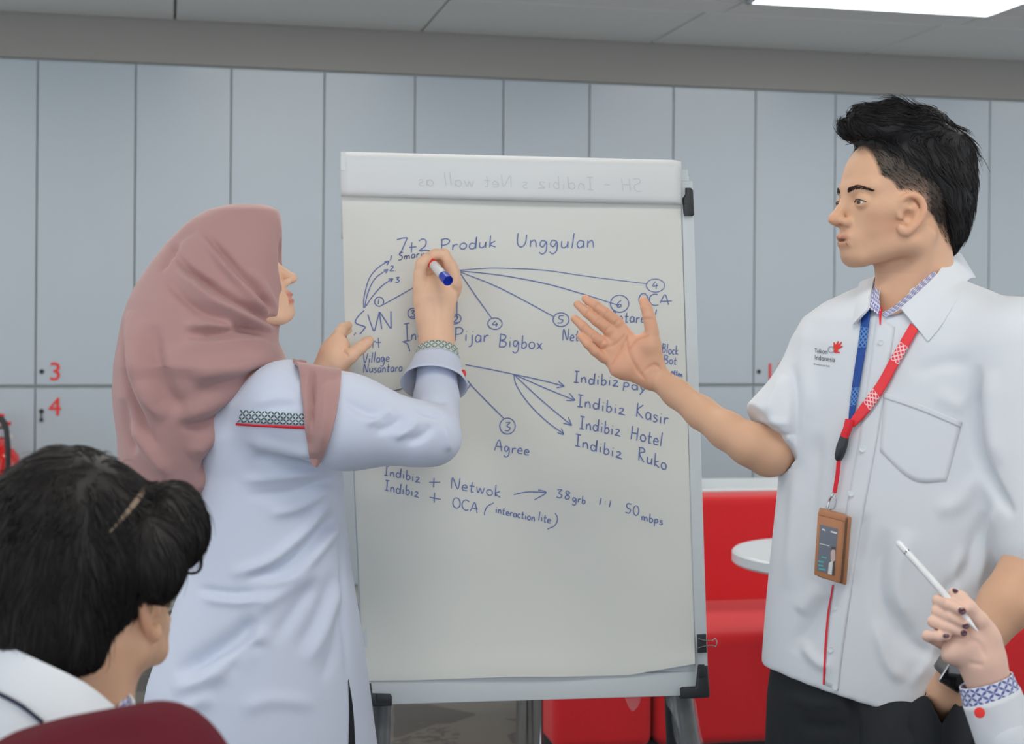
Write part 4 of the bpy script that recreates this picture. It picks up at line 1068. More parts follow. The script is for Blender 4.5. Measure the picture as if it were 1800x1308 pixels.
def hair_dir(p, n):
    q = (p - np.array(MO)) @ mM / 1.03
    top = np.clip((q[:, 2] - .100)/.03, 0, 1)[:, None]; back = np.clip((-.05 - q[:, 0])/.04, 0, 1)[:, None]
    front = np.clip((q[:, 0]-.045)/.03, 0, 1)[:, None]
    d_top = Fn*1.0 + Un*(-.05) + Ln*.10 + Un*front*.9; d_side = -Un*.8 - Fn*.55; d_back = -Un*1.0 - Fn*.15
    return top*(1-back)*d_top + (1-top)*(1-back)*d_side + back*d_back
s1 = strands(kV, kQ, hair_dir, 2600, .042, .0009, .006, seed=3, wob=.35)
s2 = strands(kV, kQ, hair_dir, 500, .050, .0008, .013, seed=4, wob=.5, keep=kl[:, 2] > .115)
stray = []
for (a, b, c, d) in (((1690, 255), (1712, 262), (1730, 282), (1741, 304)), ((1488, 226), (1483, 219), (1479, 215), (1477, 211)), ((1495, 222), (1490, 214), (1487, 211), (1485, 209)), ((1484, 235), (1479, 228), (1477, 222), (1476, 216)), ((1500, 248), (1495, 252), (1490, 254), (1486, 255))):
    stray.append([tuple(P(*a, MY-.02)), tuple(P(*b, MY-.02)), tuple(P(*c, MY-.02)), tuple(P(*d, MY-.02))])
stray = np.array([catmull(x, 3)[:10] for x in stray]); s3 = tubes_np(stray, np.tile(np.linspace(.0011, .0003, stray.shape[1]), (len(stray), 1)))
hV2, hQ2 = merge((kV, kQ), s1, s2, s3)
mesh_np('hair', hV2, hQ2, M['hair'], man)
# cropped hair at the sides: short strands growing straight out of the skin
kp = (tint_head[:, 0] < .72) & (lc[:, 2] > -.05)
sv = strands(mV, mQ, lambda p, n: -Un*.7 - Fn*.7, 4200, .010, .00042, .0014, steps=3, seed=8, wob=.3, keep=kp)
mesh_np('cropped_hair', *sv, M['hair'], man)
# ---- shirt
def sheet(name, A, B, m, parent, nu=8, nv=16, thick=0.002, tree=None, lift=.004, bulge=0.0, uvs=(1, 1), folds_=None):
    """cloth panel between two edges given as (px, py, depth); lies on top of a surface when one is given"""
    a, b = catmull(A, 6), catmull(B, 6)
    rs = lambda arr: np.stack([np.interp(np.linspace(0, len(arr)-1, nv+1), np.arange(len(arr)), arr[:, i]) for i in range(3)], 1)
    a, b = rs(a), rs(b); V, uv = [], []
    for i in range(nv+1):
        for j in range(nu+1):
            t = j/nu; q = a[i] + (b[i]-a[i])*t; Y = q[2] - bulge*math.sin(math.pi*t)
            if tree is not None:
                h = hit(tree, q[0], q[1], lift)
                if h is not None and h.y < Y: Y = h.y
            V.append(tuple(P(q[0], q[1], Y))); uv.append((t*uvs[0], i/nv*uvs[1]))
    V = np.array(V); Fq = np.array([(i*(nu+1)+j, i*(nu+1)+j+1, (i+1)*(nu+1)+j+1, (i+1)*(nu+1)+j) for i in range(nv) for j in range(nu)])
    n = vnormals(V, Fq); toc = np.array([0, 0, CAM_Z]) - V
    if (n*toc).sum() < 0: Fq = Fq[:, ::-1]; n = -n
    if folds_: V = folds(V, Fq, folds_)
    N = len(V); V2 = V - n*thick; rim = [j for j in range(nu+1)] + [i*(nu+1)+nu for i in range(1, nv+1)] + [nv*(nu+1)+j for j in range(nu-1, -1, -1)] + [i*(nu+1) for i in range(nv-1, 0, -1)]
    F2 = [tuple(f) for f in Fq] + [tuple(f[::-1] + N) for f in Fq] + [(rim[k], rim[(k+1) % len(rim)], rim[(k+1) % len(rim)] + N, rim[k] + N) for k in range(len(rim))]
    o = mesh_np(name, np.vstack([V, V2]), F2, m, parent, True, uv=uv + uv)
    bm = bmesh.new(); bm.from_mesh(o.data); bmesh.ops.recalc_face_normals(bm, faces=bm.faces); bm.to_mesh(o.data); bm.free()
    auto_smooth(o.data, R(50)); return o
PHI = R(-38); TY = 2.49
sd = SDF()
rows = [row(484, 1562, 1668, TY + .01, .75, PHI), row(498, 1532, 1696, TY + .01, .68, PHI), row(512, 1503, 1726, TY, .60, PHI), row(532, 1466, 1762, TY, .54, PHI), row(560, 1432, 1795, TY, .52, PHI), row(600, 1412, 1808, TY, .53, PHI), row(650, 1404, 1806, TY, .55, PHI), row(700, 1400, 1798, TY, .57, PHI),
        row(800, 1393, 1788, TY, .58, PHI), row(900, 1384, 1780, TY, .57, PHI), row(1000, 1373, 1764, TY, .57, PHI), row(1100, 1363, 1742, TY, .58, PHI), row(1170, 1357, 1726, TY, .59, PHI), row(1275, 1354, 1722, TY, .60, PHI)]
sd.zloft(rows, .02, PHI, 2.25)
# sleeves
sR0, sR1 = P(1478, 656, 2.57), P(1334, 775, 2.535); sd.cone(sR0, sR1, .078, .056, .03)
sL0, sL1 = P(1790, 620, 2.36), P(1842, 950, 2.28); sd.cone(sL0, sL1, .086, .076, .03)
hmR = P(1350, 756, 2.54)
def sleeve_end(p, h=np.array(hmR), d=np.array((sR1 - sR0).normalized())):
    r_ = p - h; t = r_ @ d; off = np.linalg.norm(r_ - t[:, None]*d, axis=1)
    return np.where(off < .070, -t, .05)
sd.fn(sleeve_end, (-9,)*3, (9,)*3, .003, True)
hz = P(1795, 903, 2.3); sd.fn(lambda p, h=hz: np.where(p[:, 0] > P(1772, 900, 2.33).x + np.clip((hz.z - p[:, 2]), 0, 1)*.02, (p[:, 2] - h.z) + (p[:, 0] - h.x)*.1, .05), (-9,)*3, (9,)*3, .003, True)
hx = [P(x, y, Yh) for x, y, Yh in ((1330, 1160, 2.60), (1357, 1168, 2.56), (1450, 1205, 2.47), (1520, 1232, 2.41), (1580, 1250, 2.37), (1618, 1240, 2.34), (1640, 1205, 2.33), (1668, 1160, 2.32), (1700, 1140, 2.32), (1740, 1140, 2.33))]
sd.fn(lambda p: (p[:, 2] - np.interp(p[:, 0], [v.x for v in hx], [v.z for v in hx])), (-9,)*3, (9,)*3, .003, True)
px_ell(sd, 1566, 508, 2.425, 34, 46, 110, R(12), .006, True)
shV, shQ = sd.mesh(0.0042, smooth=2)
man_folds = [
 ([(1720, 640), (1712, 720), (1722, 800), (1750, 860), (1782, 910)], 9, -.016), ([(1745, 650), (1742, 740), (1755, 820)], 14, .006),
 ([(1395, 640), (1400, 720), (1396, 800)], 8, -.008), ([(1330, 735), (1360, 742), (1392, 745)], 6, .004), ([(1340, 760), (1370, 766), (1395, 765)], 5, -.004), ([(1380, 660), (1360, 700), (1350, 730)], 10, .005),
 ([(1420, 560), (1415, 640), (1425, 740)], 14, .004), ([(1440, 760), (1430, 860), (1420, 960)], 14, -.005), ([(1400, 820), (1395, 920), (1385, 1040)], 12, .005),
 ([(1560, 930), (1540, 1010), (1555, 1090), (1600, 1160)], 16, -.007), ([(1600, 930), (1580, 1020), (1600, 1110)], 18, .006), ([(1470, 1040), (1430, 1090), (1395, 1150)], 14, -.006), ([(1440, 1030), (1405, 1080)], 14, .005), ([(1400, 1120), (1440, 1165), (1470, 1170)], 10, .005),
 ([(1560, 1050), (1600, 1130), (1660, 1160)], 14, -.006), ([(1540, 1090), (1560, 1160), (1590, 1200)], 12, .005), ([(1700, 960), (1680, 1020), (1690, 1070)], 12, .006), ([(1730, 900), (1700, 990), (1650, 1060)], 12, -.006), ([(1755, 880), (1735, 960), (1715, 1040)], 8, .005), ([(1720, 830), (1690, 880), (1640, 900)], 16, .004),
 ([(1660, 1080), (1640, 1150), (1600, 1210)], 10, .005), ([(1640, 690), (1700, 720)], 16, .003), ([(1600, 660), (1660, 640), (1710, 640)], 14, -.003), ([(1520, 900), (1500, 1000)], 12, -.003)]
shV = folds(shV, shQ, man_folds, 1.3)
shirt = mesh_np('shirt', shV, shQ, M['shirt'], man)
st = bvh(shirt)
# collar
sheet('collar', [(1690, 446, 2.54), (1676, 442, 2.50), (1648, 480, 2.425), (1616, 512, 2.405), (1583, 541, 2.395)], [(1716, 488, 2.53), (1701, 493, 2.47), (1677, 535, 2.39), (1652, 575, 2.375), (1631, 600, 2.37)], M['shirt'], man, tree=st, lift=.004, thick=.0035, bulge=.008)
sheet('collar', [(1545, 484, 2.53), (1537, 488, 2.50), (1530, 515, 2.45), (1525, 542, 2.42)], [(1524, 492, 2.54), (1510, 498, 2.52), (1504, 532, 2.47), (1499, 570, 2.44)], M['shirt'], man, tree=st, lift=.004, thick=.0035, bulge=.006)
sheet('collar_lining', [(1540, 487, 2.50), (1533, 515, 2.452), (1528, 541, 2.425)], [(1545, 500, 2.47), (1546, 528, 2.44), (1549, 556, 2.42)], M['kawung_blue'], man, thick=.002, uvs=(.5, 1.2))
sheet('collar_lining', [(1646, 481, 2.428), (1614, 513, 2.408), (1583, 541, 2.398), (1556, 556, 2.41)], [(1640, 474, 2.44), (1606, 508, 2.425), (1573, 537, 2.418), (1549, 551, 2.425)], M['kawung_blue'], man, thick=.002, uvs=(.35, 2.0))
sheet('collar_lining', [(1660, 440, 2.52), (1668, 438, 2.53), (1676, 441, 2.52)], [(1661, 468, 2.47), (1666, 460, 2.47), (1674, 446, 2.5)], M['kawung_blue'], man, thick=.002, uvs=(.5, .5))
strip_on(st, 'red_piping', [(1540, 535), (1546, 552), (1548, 572)], [(1546, 532), (1551, 551), (1550, 573)], M['red_trim'], man, lift=.004, nu=2, nv=8)
strip_on(st, 'placket', [(1541, 556), (1530, 640), (1512, 760), (1490, 885), (1470, 1010), (1456, 1120), (1449, 1203)], [(1574, 576), (1560, 660), (1541, 780), (1518, 905), (1500, 1020), (1484, 1130), (1474, 1214)], M['shirt'], man, lift=.0012, nu=5, nv=50, thick=.001)
strip_on(st, 'red_piping', [(1464, 1028), (1455, 1085), (1450, 1140), (1447.5, 1203)], [(1467, 1028), (1458.5, 1085), (1454, 1140), (1450.5, 1204)], M['red_trim'], man, lift=.0022, nu=2, nv=20)
strip_on(st, 'pocket', [(1555, 691), (1620, 712), (1692, 742)], [(1547, 793), (1606, 845), (1664, 846)], M['shirt'], man, lift=.0012, nu=12, nv=14, thick=.001)
strip_on(st, 'pocket_hem', [(1555, 690), (1620, 711), (1692, 741)], [(1553.5, 700), (1618, 722), (1689, 752)], M['shirt'], man, lift=.0022, nu=3, nv=14, thick=.001)
def button(px, py, r_=5.5, m='button', tree=st, parent=man):
    c = hit(tree, px, py, .002)
    if c is None: return
    ax = (CAMV - c).normalized(); rr = r_*mpp(c.y)
    return MB().lathe([(rr*.9, 0), (rr, .0008), (rr, .0018), (rr*.72, .0022), (rr*.68, .0014), (rr*.1, .0014)], c, 20, ax).build('button', M[m], parent, True)
for q in ((1549, 602), (1497, 868), (1470, 1068), (1461, 1142), (1469, 1208), (1517, 790)): button(*q)
# chest print
M['print_dark'] = mat('dark_grey_print', srgb(70, 76, 84), 0.7, var=0.05); M['print_grey'] = mat('grey_print', srgb(150, 156, 164), 0.7, var=0.05)
def text_on(tree, body, x0, y0, x1, y1, h, m, parent, lift=.0012):
    me = text_mesh(body, 1.0); xs = np.array([v.co[:] for v in me.vertices]); wmax = xs[:, 0].max() or 1
    for v in me.vertices:
        t = v.co.x/wmax; q = (x0 + (x1-x0)*t, y0 + (y1-y0)*t - v.co.y*h/.69)
        p = hit(tree, q[0], q[1], lift); v.co = p if p is not None else P(q[0], q[1], 2.4)
    return link('chest_print', me, M[m], parent)
text_on(st, 'Telkom', 1432.5, 621, 1455, 622.5, 8.5, 'print_dark', man)
text_on(st, 'Indonesia', 1432.5, 632.5, 1468.5, 636.5, 8.5, 'print_dark', man)
text_on(st, 'the world in your hand', 1430.5, 641.5, 1459, 645.5, 3.6, 'print_dark', man)
def fing(x0, y0, x1, y1, w0, w1):
    d = math.hypot(x1-x0, y1-y0); nx, ny = -(y1-y0)/d, (x1-x0)/d
    return [(x0+nx*w0, y0+ny*w0), (x1+nx*w1, y1+ny*w1), (x1-nx*w1, y1-ny*w1), (x0-nx*w0, y0-ny*w0)]
poly_on(st, 'chest_print', [fing(1469, 611, 1466.5, 602, 2.6, 1.0), fing(1470, 611, 1474.5, 600, 2.6, .9), fing(1471, 612, 1480.5, 601.5, 2.6, .9), fing(1471, 613.5, 1482, 608.5, 2.6, .9), fing(1468, 619, 1477, 620, 1.6, 1.0),
        [(1466, 607), (1473, 606), (1475, 613), (1472, 619), (1467, 620), (1464.5, 613)]], M['red_print'], man)
ringp = []
for i in range(16):
    a0, a1 = 2*math.pi*i/16, 2*math.pi*(i+1)/16
    ringp.append([(1462 + 5.8*math.cos(a0), 615 + 6*math.sin(a0)), (1462 + 5.8*math.cos(a1), 615 + 6*math.sin(a1)), (1462 + 4.4*math.cos(a1), 615 + 4.6*math.sin(a1)), (1462 + 4.4*math.cos(a0), 615 + 4.6*math.sin(a0))])
poly_on(st, 'chest_print', ringp, M['print_grey'], man, lift=.0018)

# ---- trousers and shoes
sd = SDF()
sd.zloft([row(1120, 1385, 1702, TY, .56, PHI), row(1180, 1372, 1708, TY, .58, PHI), row(1240, 1364, 1716, TY, .61, PHI), row(1345, 1360, 1720, TY, .62, PHI), row(1420, 1365, 1716, TY, .60, PHI)], .02, PHI, 2.2)
px_ell(sd, 1650, 1390, 2.30, 80, 120, 110, 0, .03); px_ell(sd, 1590, 1345, 2.36, 75, 110, 110, 0, .03); px_ell(sd, 1700, 1340, 2.31, 26, 90, 80, 0, .03)
kR, kL = P(1470, 1560, 2.60), P(1640, 1560, 2.40); fR, fL = Vector((kR.x - .01, 2.64, .06)), Vector((kL.x + .02, 2.42, .06))
sd.cone(P(1450, 1400, 2.57), kR, .098, .072, .03); sd.cone(kR, fR, .070, .058, .02)
sd.cone(P(1640, 1400, 2.42), kL, .098, .072, .03); sd.cone(kL, fL, .070, .058, .02)
tV, tQ = sd.mesh(0.007, smooth=1)
tV = folds(tV, tQ, [([(1480, 1200), (1500, 1250), (1505, 1330)], 8, -.010), ([(1380, 1220), (1430, 1240), (1490, 1235)], 10, .004), ([(1400, 1270), (1450, 1280), (1500, 1275)], 10, -.004), ([(1625, 1222), (1640, 1250), (1655, 1275)], 6, .006), ([(1560, 1260), (1600, 1300), (1700, 1290)], 10, .004)])
mesh_np('trousers', tV, tQ, M['trouser'], man)
for f in (fR, fL):
    sd = SDF(); sd.cone(f + Vector((.02, .03, -.022)), f + Vector((-.10, -.13, -.030)), .042, .036, .02); sd.cone(f, f + Vector((0, 0, -.02)), .05, .045, .02); sd.cut((0, 0, 0.002), (0, 0, -1), .002)
    mesh_np('shoe', *sd.mesh(0.006), M['shoe'], man)
# pocket mouth in front of the hand
sheet('pocket_edge', [(1600, 1236, 2.30), (1625, 1223, 2.235), (1640, 1246, 2.215), (1656, 1274, 2.215)], [(1590, 1330, 2.30), (1620, 1332, 2.25), (1640, 1334, 2.23), (1662, 1336, 2.225)], M['trouser'], man, thick=.002)
sheet('pocket_edge', [(1655, 1276, 2.215), (1672, 1250, 2.215), (1690, 1224, 2.225), (1714, 1216, 2.26)], [(1655, 1336, 2.225), (1675, 1334, 2.225), (1695, 1332, 2.24), (1718, 1330, 2.27)], M['trouser'], man, thick=.002)
# white shirt tail behind the hand
sheet('shirt_tail', [(1668, 1228, 2.27), (1690, 1205, 2.27), (1712, 1190, 2.27)], [(1678, 1270, 2.28), (1700, 1271, 2.28), (1716, 1268, 2.28)], M['shirt'], man, thick=.003)

# ---- wrist watch
M['watch_glass'] = mat('watch_glass', srgb(14, 15, 18), 0.06, var=0.05, coat=1.0)
M['watch_band'] = mat('grey_watch_band', srgb(96, 96, 96), 0.5, var=0.1)
wa = (P(1664, 1218, 2.235) - P(1715, 1136, 2.22)).normalized(); wc = P(1683, 1180, 2.22)
watch = empty('wrist_watch', wc, 'square black smartwatch with grey band on the man\'s left wrist', 'watch')
nrm = (CAMV - wc); nrm = (nrm - wa*nrm.dot(wa)).normalized(); sidev = wa.cross(nrm).normalized()
nrm = (nrm*.94 - sidev*.0 + Vector((.10, 0, .12))).normalized(); nrm = (nrm - wa*nrm.dot(wa)).normalized(); sidev = wa.cross(nrm).normalized()
Mw = Matrix((( *[sidev.x, wa.x, nrm.x], 0), (*[sidev.y, wa.y, nrm.y], 0), (*[sidev.z, wa.z, nrm.z], 0), (0, 0, 0, 1)))
fc = wc + nrm*.029
MB().box(None, (.034, .040, .010), bevel=.004, seg=3, M=Matrix.Translation(fc) @ Mw).build('case', M['steel'], watch, True)
MB().box(None, (.029, .034, .003), bevel=.0012, M=Matrix.Translation(fc + nrm*.0048) @ Mw).build('screen', M['watch_glass'], watch, True)
V, Fq = [], []; nb = 40
for i in range(nb+1):
    a = R(28) + (2*math.pi - R(56))*i/nb
    for o, r_ in ((-.011, .0275), (.011, .0275), (.011, .0300), (-.011, .0300)):
        V.append(tuple(wc + wa*o + nrm*math.cos(a)*r_ + sidev*math.sin(a)*r_*1.06))
for i in range(nb):
    for j in range(4): Fq.append((i*4+j, i*4+(j+1) % 4, (i+1)*4+(j+1) % 4, (i+1)*4+j))
mesh_np('band', V, Fq, M['watch_band'], watch)

# ---- lanyard with badge
lan = empty('lanyard', P(1500, 700, 2.33), 'half blue, half red lanyard with tan leather badge holder around the man\'s neck', 'lanyard')
M['blue_strap'] = lanyard_mat('blue_strap', srgb(18, 70, 150), srgb(110, 160, 215), .085, .7); M['red_strap'] = lanyard_mat('red_strap', srgb(236, 58, 66), srgb(244, 214, 220), .085, .9)
M['leather'] = mat('tan_leather', srgb(178, 122, 84), 0.45, var=0.12, vscale=40, bump=0.1, bscale=300); M['leather_d'] = mat('dark_leather_edge', srgb(104, 74, 48), 0.6, var=0.15, vscale=40)
strip_on(st, 'strap', [(1519, 541), (1512, 600), (1503, 660), (1496, 715), (1494, 742)], [(1533, 549), (1527, 600), (1517, 660), (1508, 712), (1498, 746)], M['blue_strap'], lan, lift=.005, nu=4, nv=40, thick=.0016, uvs=(1, .19))
strip_on(st, 'strap', [(1603, 570), (1571, 625), (1545, 672), (1516, 712), (1495, 742)], [(1616, 583), (1586, 635), (1557, 688), (1528, 728), (1504, 752)], M['red_strap'], lan, lift=.006, nu=4, nv=40, thick=.0016, uvs=(1, .20))
def on(px, py, l): 
    h = hit(st, px, py, l); return h if h is not None else P(px, py, 2.35)
mb = MB(); mb.tube(catmull([on(1499, 738, .010), on(1497, 752, .012), on(1491, 768, .012)], 4), [.007]*9, 8); mb.build('strap_join', M['red_trim'], lan, True)
b0, b1 = on(1492, 764, .011), on(1480, 810, .012)
mb = MB(); mb.tube([b0 + (b1-b0)*t for t in (0, .06, .2, .45, .55, .8, .94, 1)], [.004, .0068, .0078, .0086, .0086, .0074, .006, .003], 12); mb.build('buckle', M['black_plastic'], lan, True)
mb = MB(); mb.tube(catmull([on(1482, 806, .012), on(1478, 835, .010), on(1473, 866, .010)], 4), .0034, 8); mb.build('cord', M['red_trim'], lan, True)
mb = MB(); mb.tube(catmull([on(1473, 862, .010), on(1470, 872, .014), on(1466, 880, .014), on(1464, 892, .016), on(1462, 900, .018)], 4), [.0022]*17, 8)
mb.tube(catmull([on(1473, 870, .012), on(1477, 880, .013), on(1474, 892, .014), on(1465, 898, .018)], 4), .0012, 6); mb.build('clip', M['steel'], lan, True)
bY = on(1475, 960, 0).y - .030
def quad_box(c4, Y4, ext, bev):
    f = [P(x, y, Y) for (x, y), Y in zip(c4, Y4)]; b = [p + ext for p in f]
    bm = bmesh.new(); vs_ = [bm.verts.new(p) for p in f + b]
    for q in ((0,1,2,3),(7,6,5,4),(0,4,5,1),(1,5,6,2),(2,6,7,3),(3,7,4,0)): bm.faces.new([vs_[i] for i in q])
    bmesh.ops.recalc_face_normals(bm, faces=bm.faces)
    if bev: bmesh.ops.bevel(bm, geom=bm.edges[:], offset=bev, segments=3, profile=.5, affect='EDGES')
    m = MB(); m.add(bm); return m
ys = (bY, bY - .004, bY - .004, bY)
hold = quad_box([(1437, 900), (1483, 915), (1474, 1026), (1430, 1011)], ys, Vector((.0045, .005, .001)), .002).build('badge_holder', M['leather'], lan, True)
quad_box([(1441, 904), (1490, 913), (1481, 1027), (1436, 1013)], [y + .006 for y in ys], Vector((.003, .010, .001)), .0015).build('gusset', M['leather_d'], lan, True)
quad_box([(1447, 893), (1496, 910), (1487, 1029), (1440, 1015)], [y + .016 for y in ys], Vector((.002, .005, .0)), .0015).build('back_flap', M['leather'], lan, True)
quad_box([(1441, 895), (1488, 907), (1486, 918), (1438, 906)], [y - .001 for y in ys], Vector((.003, .016, .001)), .0015).build('top_flap', M['leather'], lan, True)
M['card'] = mat('slate_card', srgb(96, 104, 118), 0.3, var=0.04, vscale=20, coat=.3); M['teal'] = mat('teal_print', srgb(90, 168, 170), 0.5, var=0.05); M['photo_skin'] = mat('portrait_print', srgb(196, 176, 170), 0.5, var=0.06); M['photo_white'] = mat('portrait_white', srgb(214, 216, 214), 0.5, var=0.03); M['photo_dark'] = mat('portrait_dark', srgb(70, 66, 68), 0.5, var=0.05)
def card(poly, d, m, name='card_print'):
    bm = bmesh.new()
    def Yat(x, y): return bY - .004*np.interp(x, [1433, 1480], [0, 1]) - d
    bm.faces.new([bm.verts.new(P(x, y, Yat(x, y))) for x, y in poly]); bmesh.ops.triangulate(bm, faces=bm.faces)
    me = bpy.data.meshes.new(name); bm.to_mesh(me); bm.free(); return link(name, me, M[m], hold)
card([(1442, 922), (1473, 930), (1466, 1012), (1436, 1003)], .0009, 'card', 'card')
card([(1463, 966), (1468, 967), (1468, 985), (1464, 988), (1460, 984), (1460, 970)], .0015, 'photo_skin'); card([(1462, 961), (1469, 962), (1469, 969), (1460, 970)], .0013, 'photo_dark')
card([(1457, 990), (1463, 985), (1466, 990), (1463, 1011), (1455, 1009)], .0015, 'photo_white'); card([(1464, 988), (1468, 986), (1467, 1012), (1462, 1011)], .0017, 'photo_dark')
for i, (x, y, w_, h_) in enumerate(((1438, 985, 10, 3), (1438, 992, 9, 3), (1439, 998, 12, 3), (1444, 978, 9, 2.5))): card([(x, y), (x + w_, y + w_*.2), (x + w_, y + h_ + w_*.2), (x, y + h_)], .0015, 'teal')
card([(1445, 929), (1451, 931), (1451, 934), (1445, 932)], .0015, 'photo_white'); card([(1460, 933), (1471, 936), (1471, 939), (1460, 936)], .0015, 'photo_white'); card([(1441, 955), (1458, 959), (1458, 960.5), (1441, 956.5)], .0015, 'photo_white')
# ================================================================== the woman writing on the flip chart
wom = empty('person', Vector((P(440, 900, 2.80).x, 2.80, 0)), 'person in dusty pink headscarf and long white tunic, writing on the flip chart', 'person')
M['hijab'] = mat('dusty_pink_cloth', srgb(180, 140, 137), 0.8, var=0.03, vscale=5, bump=0.05, bscale=900, sheen=0.25)
WY = 2.78
# ---- face (only the profile shows past the scarf)
a12 = R(10); wL = Vector((-math.sin(a12), math.cos(a12), 0)); wp_ = R(20); wF = Vector((math.cos(a12)*math.cos(wp_), math.sin(a12)*math.cos(wp_), math.sin(wp_))); wU = wF.cross(wL).normalized()
WS = 1.0; WO = P(522, 487, WY) - wF*(.123*WS) + wU*(.007*WS)
sd = SDF(); ww, wM = face_solid(sd, WO, wF, wL, wU, WS, True)
sd.cone(ww(-.03, 0, -.03), ww(-.05, 0, -.18), .050, .052, .02)
fV, fQ = sd.mesh(0.0022, smooth=1)
fl = (fV - np.array(WO)) @ wM / WS; X, Y, Z = fl.T; gg = lambda x, s: np.exp(-(x/s)**2)
ft = np.ones((len(fV), 3)); lip = np.clip(gg(Z+.0325, .0052) + gg(Z+.0445, .0060), 0, 1)*(X > .084)*(np.abs(Y) < .021); ft = ft*(1-lip[:, None]) + np.array([.78, .44, .50])*lip[:, None]
# ---- right hand holding the marker
sd = SDF(); RY = 2.845
px_chain(sd, [(766, 700, 34, -.06), (768, 640, 30, -.032), (768, 598, 29.5, -.01), (764, 560, 31, .0), (763, 530, 33, .005)], RY, .012)          # forearm, wrist
px_ell(sd, 766, 522, RY, 37, 42, 17, 0, .014)                                                # back of the hand
px_chain(sd, [(797, 496, 12, .0), (793, 470, 11, .004), (781, 447, 9.5, .012), (765, 447, 9, .004), (750, 453, 8.5, -.004)], RY, .005)   # index curls over the pen
px_chain(sd, [(801, 502, 12, .006), (798, 480, 10.5, .016), (784, 466, 10, .026), (764, 466, 10.5, .030), (748, 470, 9, .032)], RY, .004)     # middle
px_chain(sd, [(800, 512, 11, .012), (795, 494, 10, .026), (778, 484, 10, .032), (762, 484, 10, .034), (748, 486, 9, .034)], RY, .004)           # ring
px_chain(sd, [(796, 524, 10, .016), (788, 508, 10, .028), (770, 500, 10, .032), (752, 500, 9, .032)], RY, .004)                                  # little
px_chain(sd, [(742, 530, 15, -.006), (739, 505, 12.5, -.010), (738, 484, 11, -.010), (741, 464, 10.5, -.012), (749, 455, 9, -.012)], RY, .005)   # thumb
rV, rQ = sd.mesh(0.0021, smooth=1)
rV = folds(rV, rQ, [([(790, 452), (800, 472), (806, 500)], 5, .002), ([(752, 520), (760, 540), (762, 570)], 7, -.0018), ([(776, 515), (780, 540), (778, 570)], 7, -.0018), ([(796, 498), (803, 506)], 5, .002)])
# ---- left hand gripping the edge of the sheet
sd = SDF(); LY = 2.835
px_chain(sd, [(560, 690, 34, .02), (582, 650, 30, .01), (590, 630, 28, .0)], LY, .012)
px_ell(sd, 588, 620, LY, 26, 34, 17, R(-25), .010)
px_chain(sd, [(596, 640, 18, -.012), (616, 626, 12.5, -.018), (632, 613, 10.5, -.014), (644, 603, 9.5, -.004), (649, 598, 8, .0)], LY, .006)     # thumb in front of the sheet
px_chain(sd, [(590, 606, 12, .0), (596, 588, 10.5, .012), (602, 577, 8.5, .026), (612, 572, 7.5, .040)], LY, .004)        # fingers go behind it
px_chain(sd, [(582, 612, 12, .008), (590, 596, 10.5, .022), (600, 586, 8.5, .038), (612, 582, 7.5, .052)], LY, .004)
px_chain(sd, [(576, 622, 12, .016), (584, 606, 10, .032), (598, 598, 8.5, .046), (610, 594, 7.5, .056)], LY, .004)
px_chain(sd, [(574, 634, 11, .022), (582, 620, 9, .038), (596, 612, 8, .050), (608, 608, 7, .056)], LY, .004)
gV, gQ = sd.mesh(0.0021, smooth=1)
gV = folds(gV, gQ, [([(598, 612), (608, 622), (612, 630)], 3, -.003), ([(636, 600), (640, 612)], 2.5, -.0015)])
sd = SDF(); sd.cone(ww(-.05, 0, -.12), P(470, 900, 2.80), .05, .07, .03); sd.cone(P(470, 690, 2.70), P(470, 690, 2.96), .05, .05, .03)
sd.cone(P(480, 700, 2.68), P(760, 775, 2.68), .045, .038, .02); sd.cone(P(760, 775, 2.68), P(766, 690, 2.79), .036, .036, .02); sd.cone(P(470, 690, 2.96), P(560, 690, 2.86), .045, .035, .02)
tV, tQ = sd.mesh(0.008, smooth=1)
V, Q = merge((fV, fQ), (rV, rQ), (gV, gQ), (tV, tQ)); wt = np.vstack([ft, np.ones((len(V) - len(fV), 3))])
w_body = mesh_np('body', V, Q, M['skin_fair'], wom, True, col=wt)
w_tree = BVHTree.FromPolygons(V.tolist(), Q.tolist())
eyes_and_brows(wom, ww, wF, wL, wU, w_tree, WS, brow=False)
nail(P(645.5, 598.5, LY - .0125), (.55, -.75, .45), (.8, .1, .6), .011, .009, M['nail_plain'], wom)
# ---- tunic
sd = SDF(); BYc = 2.80
rows = [row(642, 440, 520, BYc, 1.6), row(665, 400, 535, BYc, 1.5), row(700, 360, 560, BYc, 1.35), row(760, 340, 585, BYc, 1.12), row(830, 352, 602, BYc, 1.02), row(900, 346, 606, BYc, .98), row(960, 338, 612, BYc, .95), row(1000, 330, 617, BYc, .93),
        row(1100, 296, 634, BYc, .86), row(1200, 262, 648, BYc, .82), row(1308, 244, 662, BYc, .80), row(1500, 225, 690, BYc, .78), row(1640, 220, 705, BYc, .78)]
sd.zloft(rows, .02, 0, 2.15)
sd.cone(P(505, 715, 2.665), P(610, 742, 2.65), .082, .078, .04); sd.cone(P(610, 742, 2.65), P(742, 764, 2.655), .078, .054, .03)      # right upper sleeve
sd.cone(P(742, 764, 2.655), P(765, 772, 2.66), .052, .043, .02)
sd.cone(P(765, 768, 2.665), P(767, 700, 2.755), .044, .040, .012); sd.cone(P(767, 700, 2.755), P(768, 655, 2.80), .040, .037, .01)      # forearm
sd.cone(P(480, 710, 2.95), P(575, 672, 2.865), .065, .036, .03)                                                                          # left sleeve
wV, wQ = sd.mesh(0.0042, smooth=2)
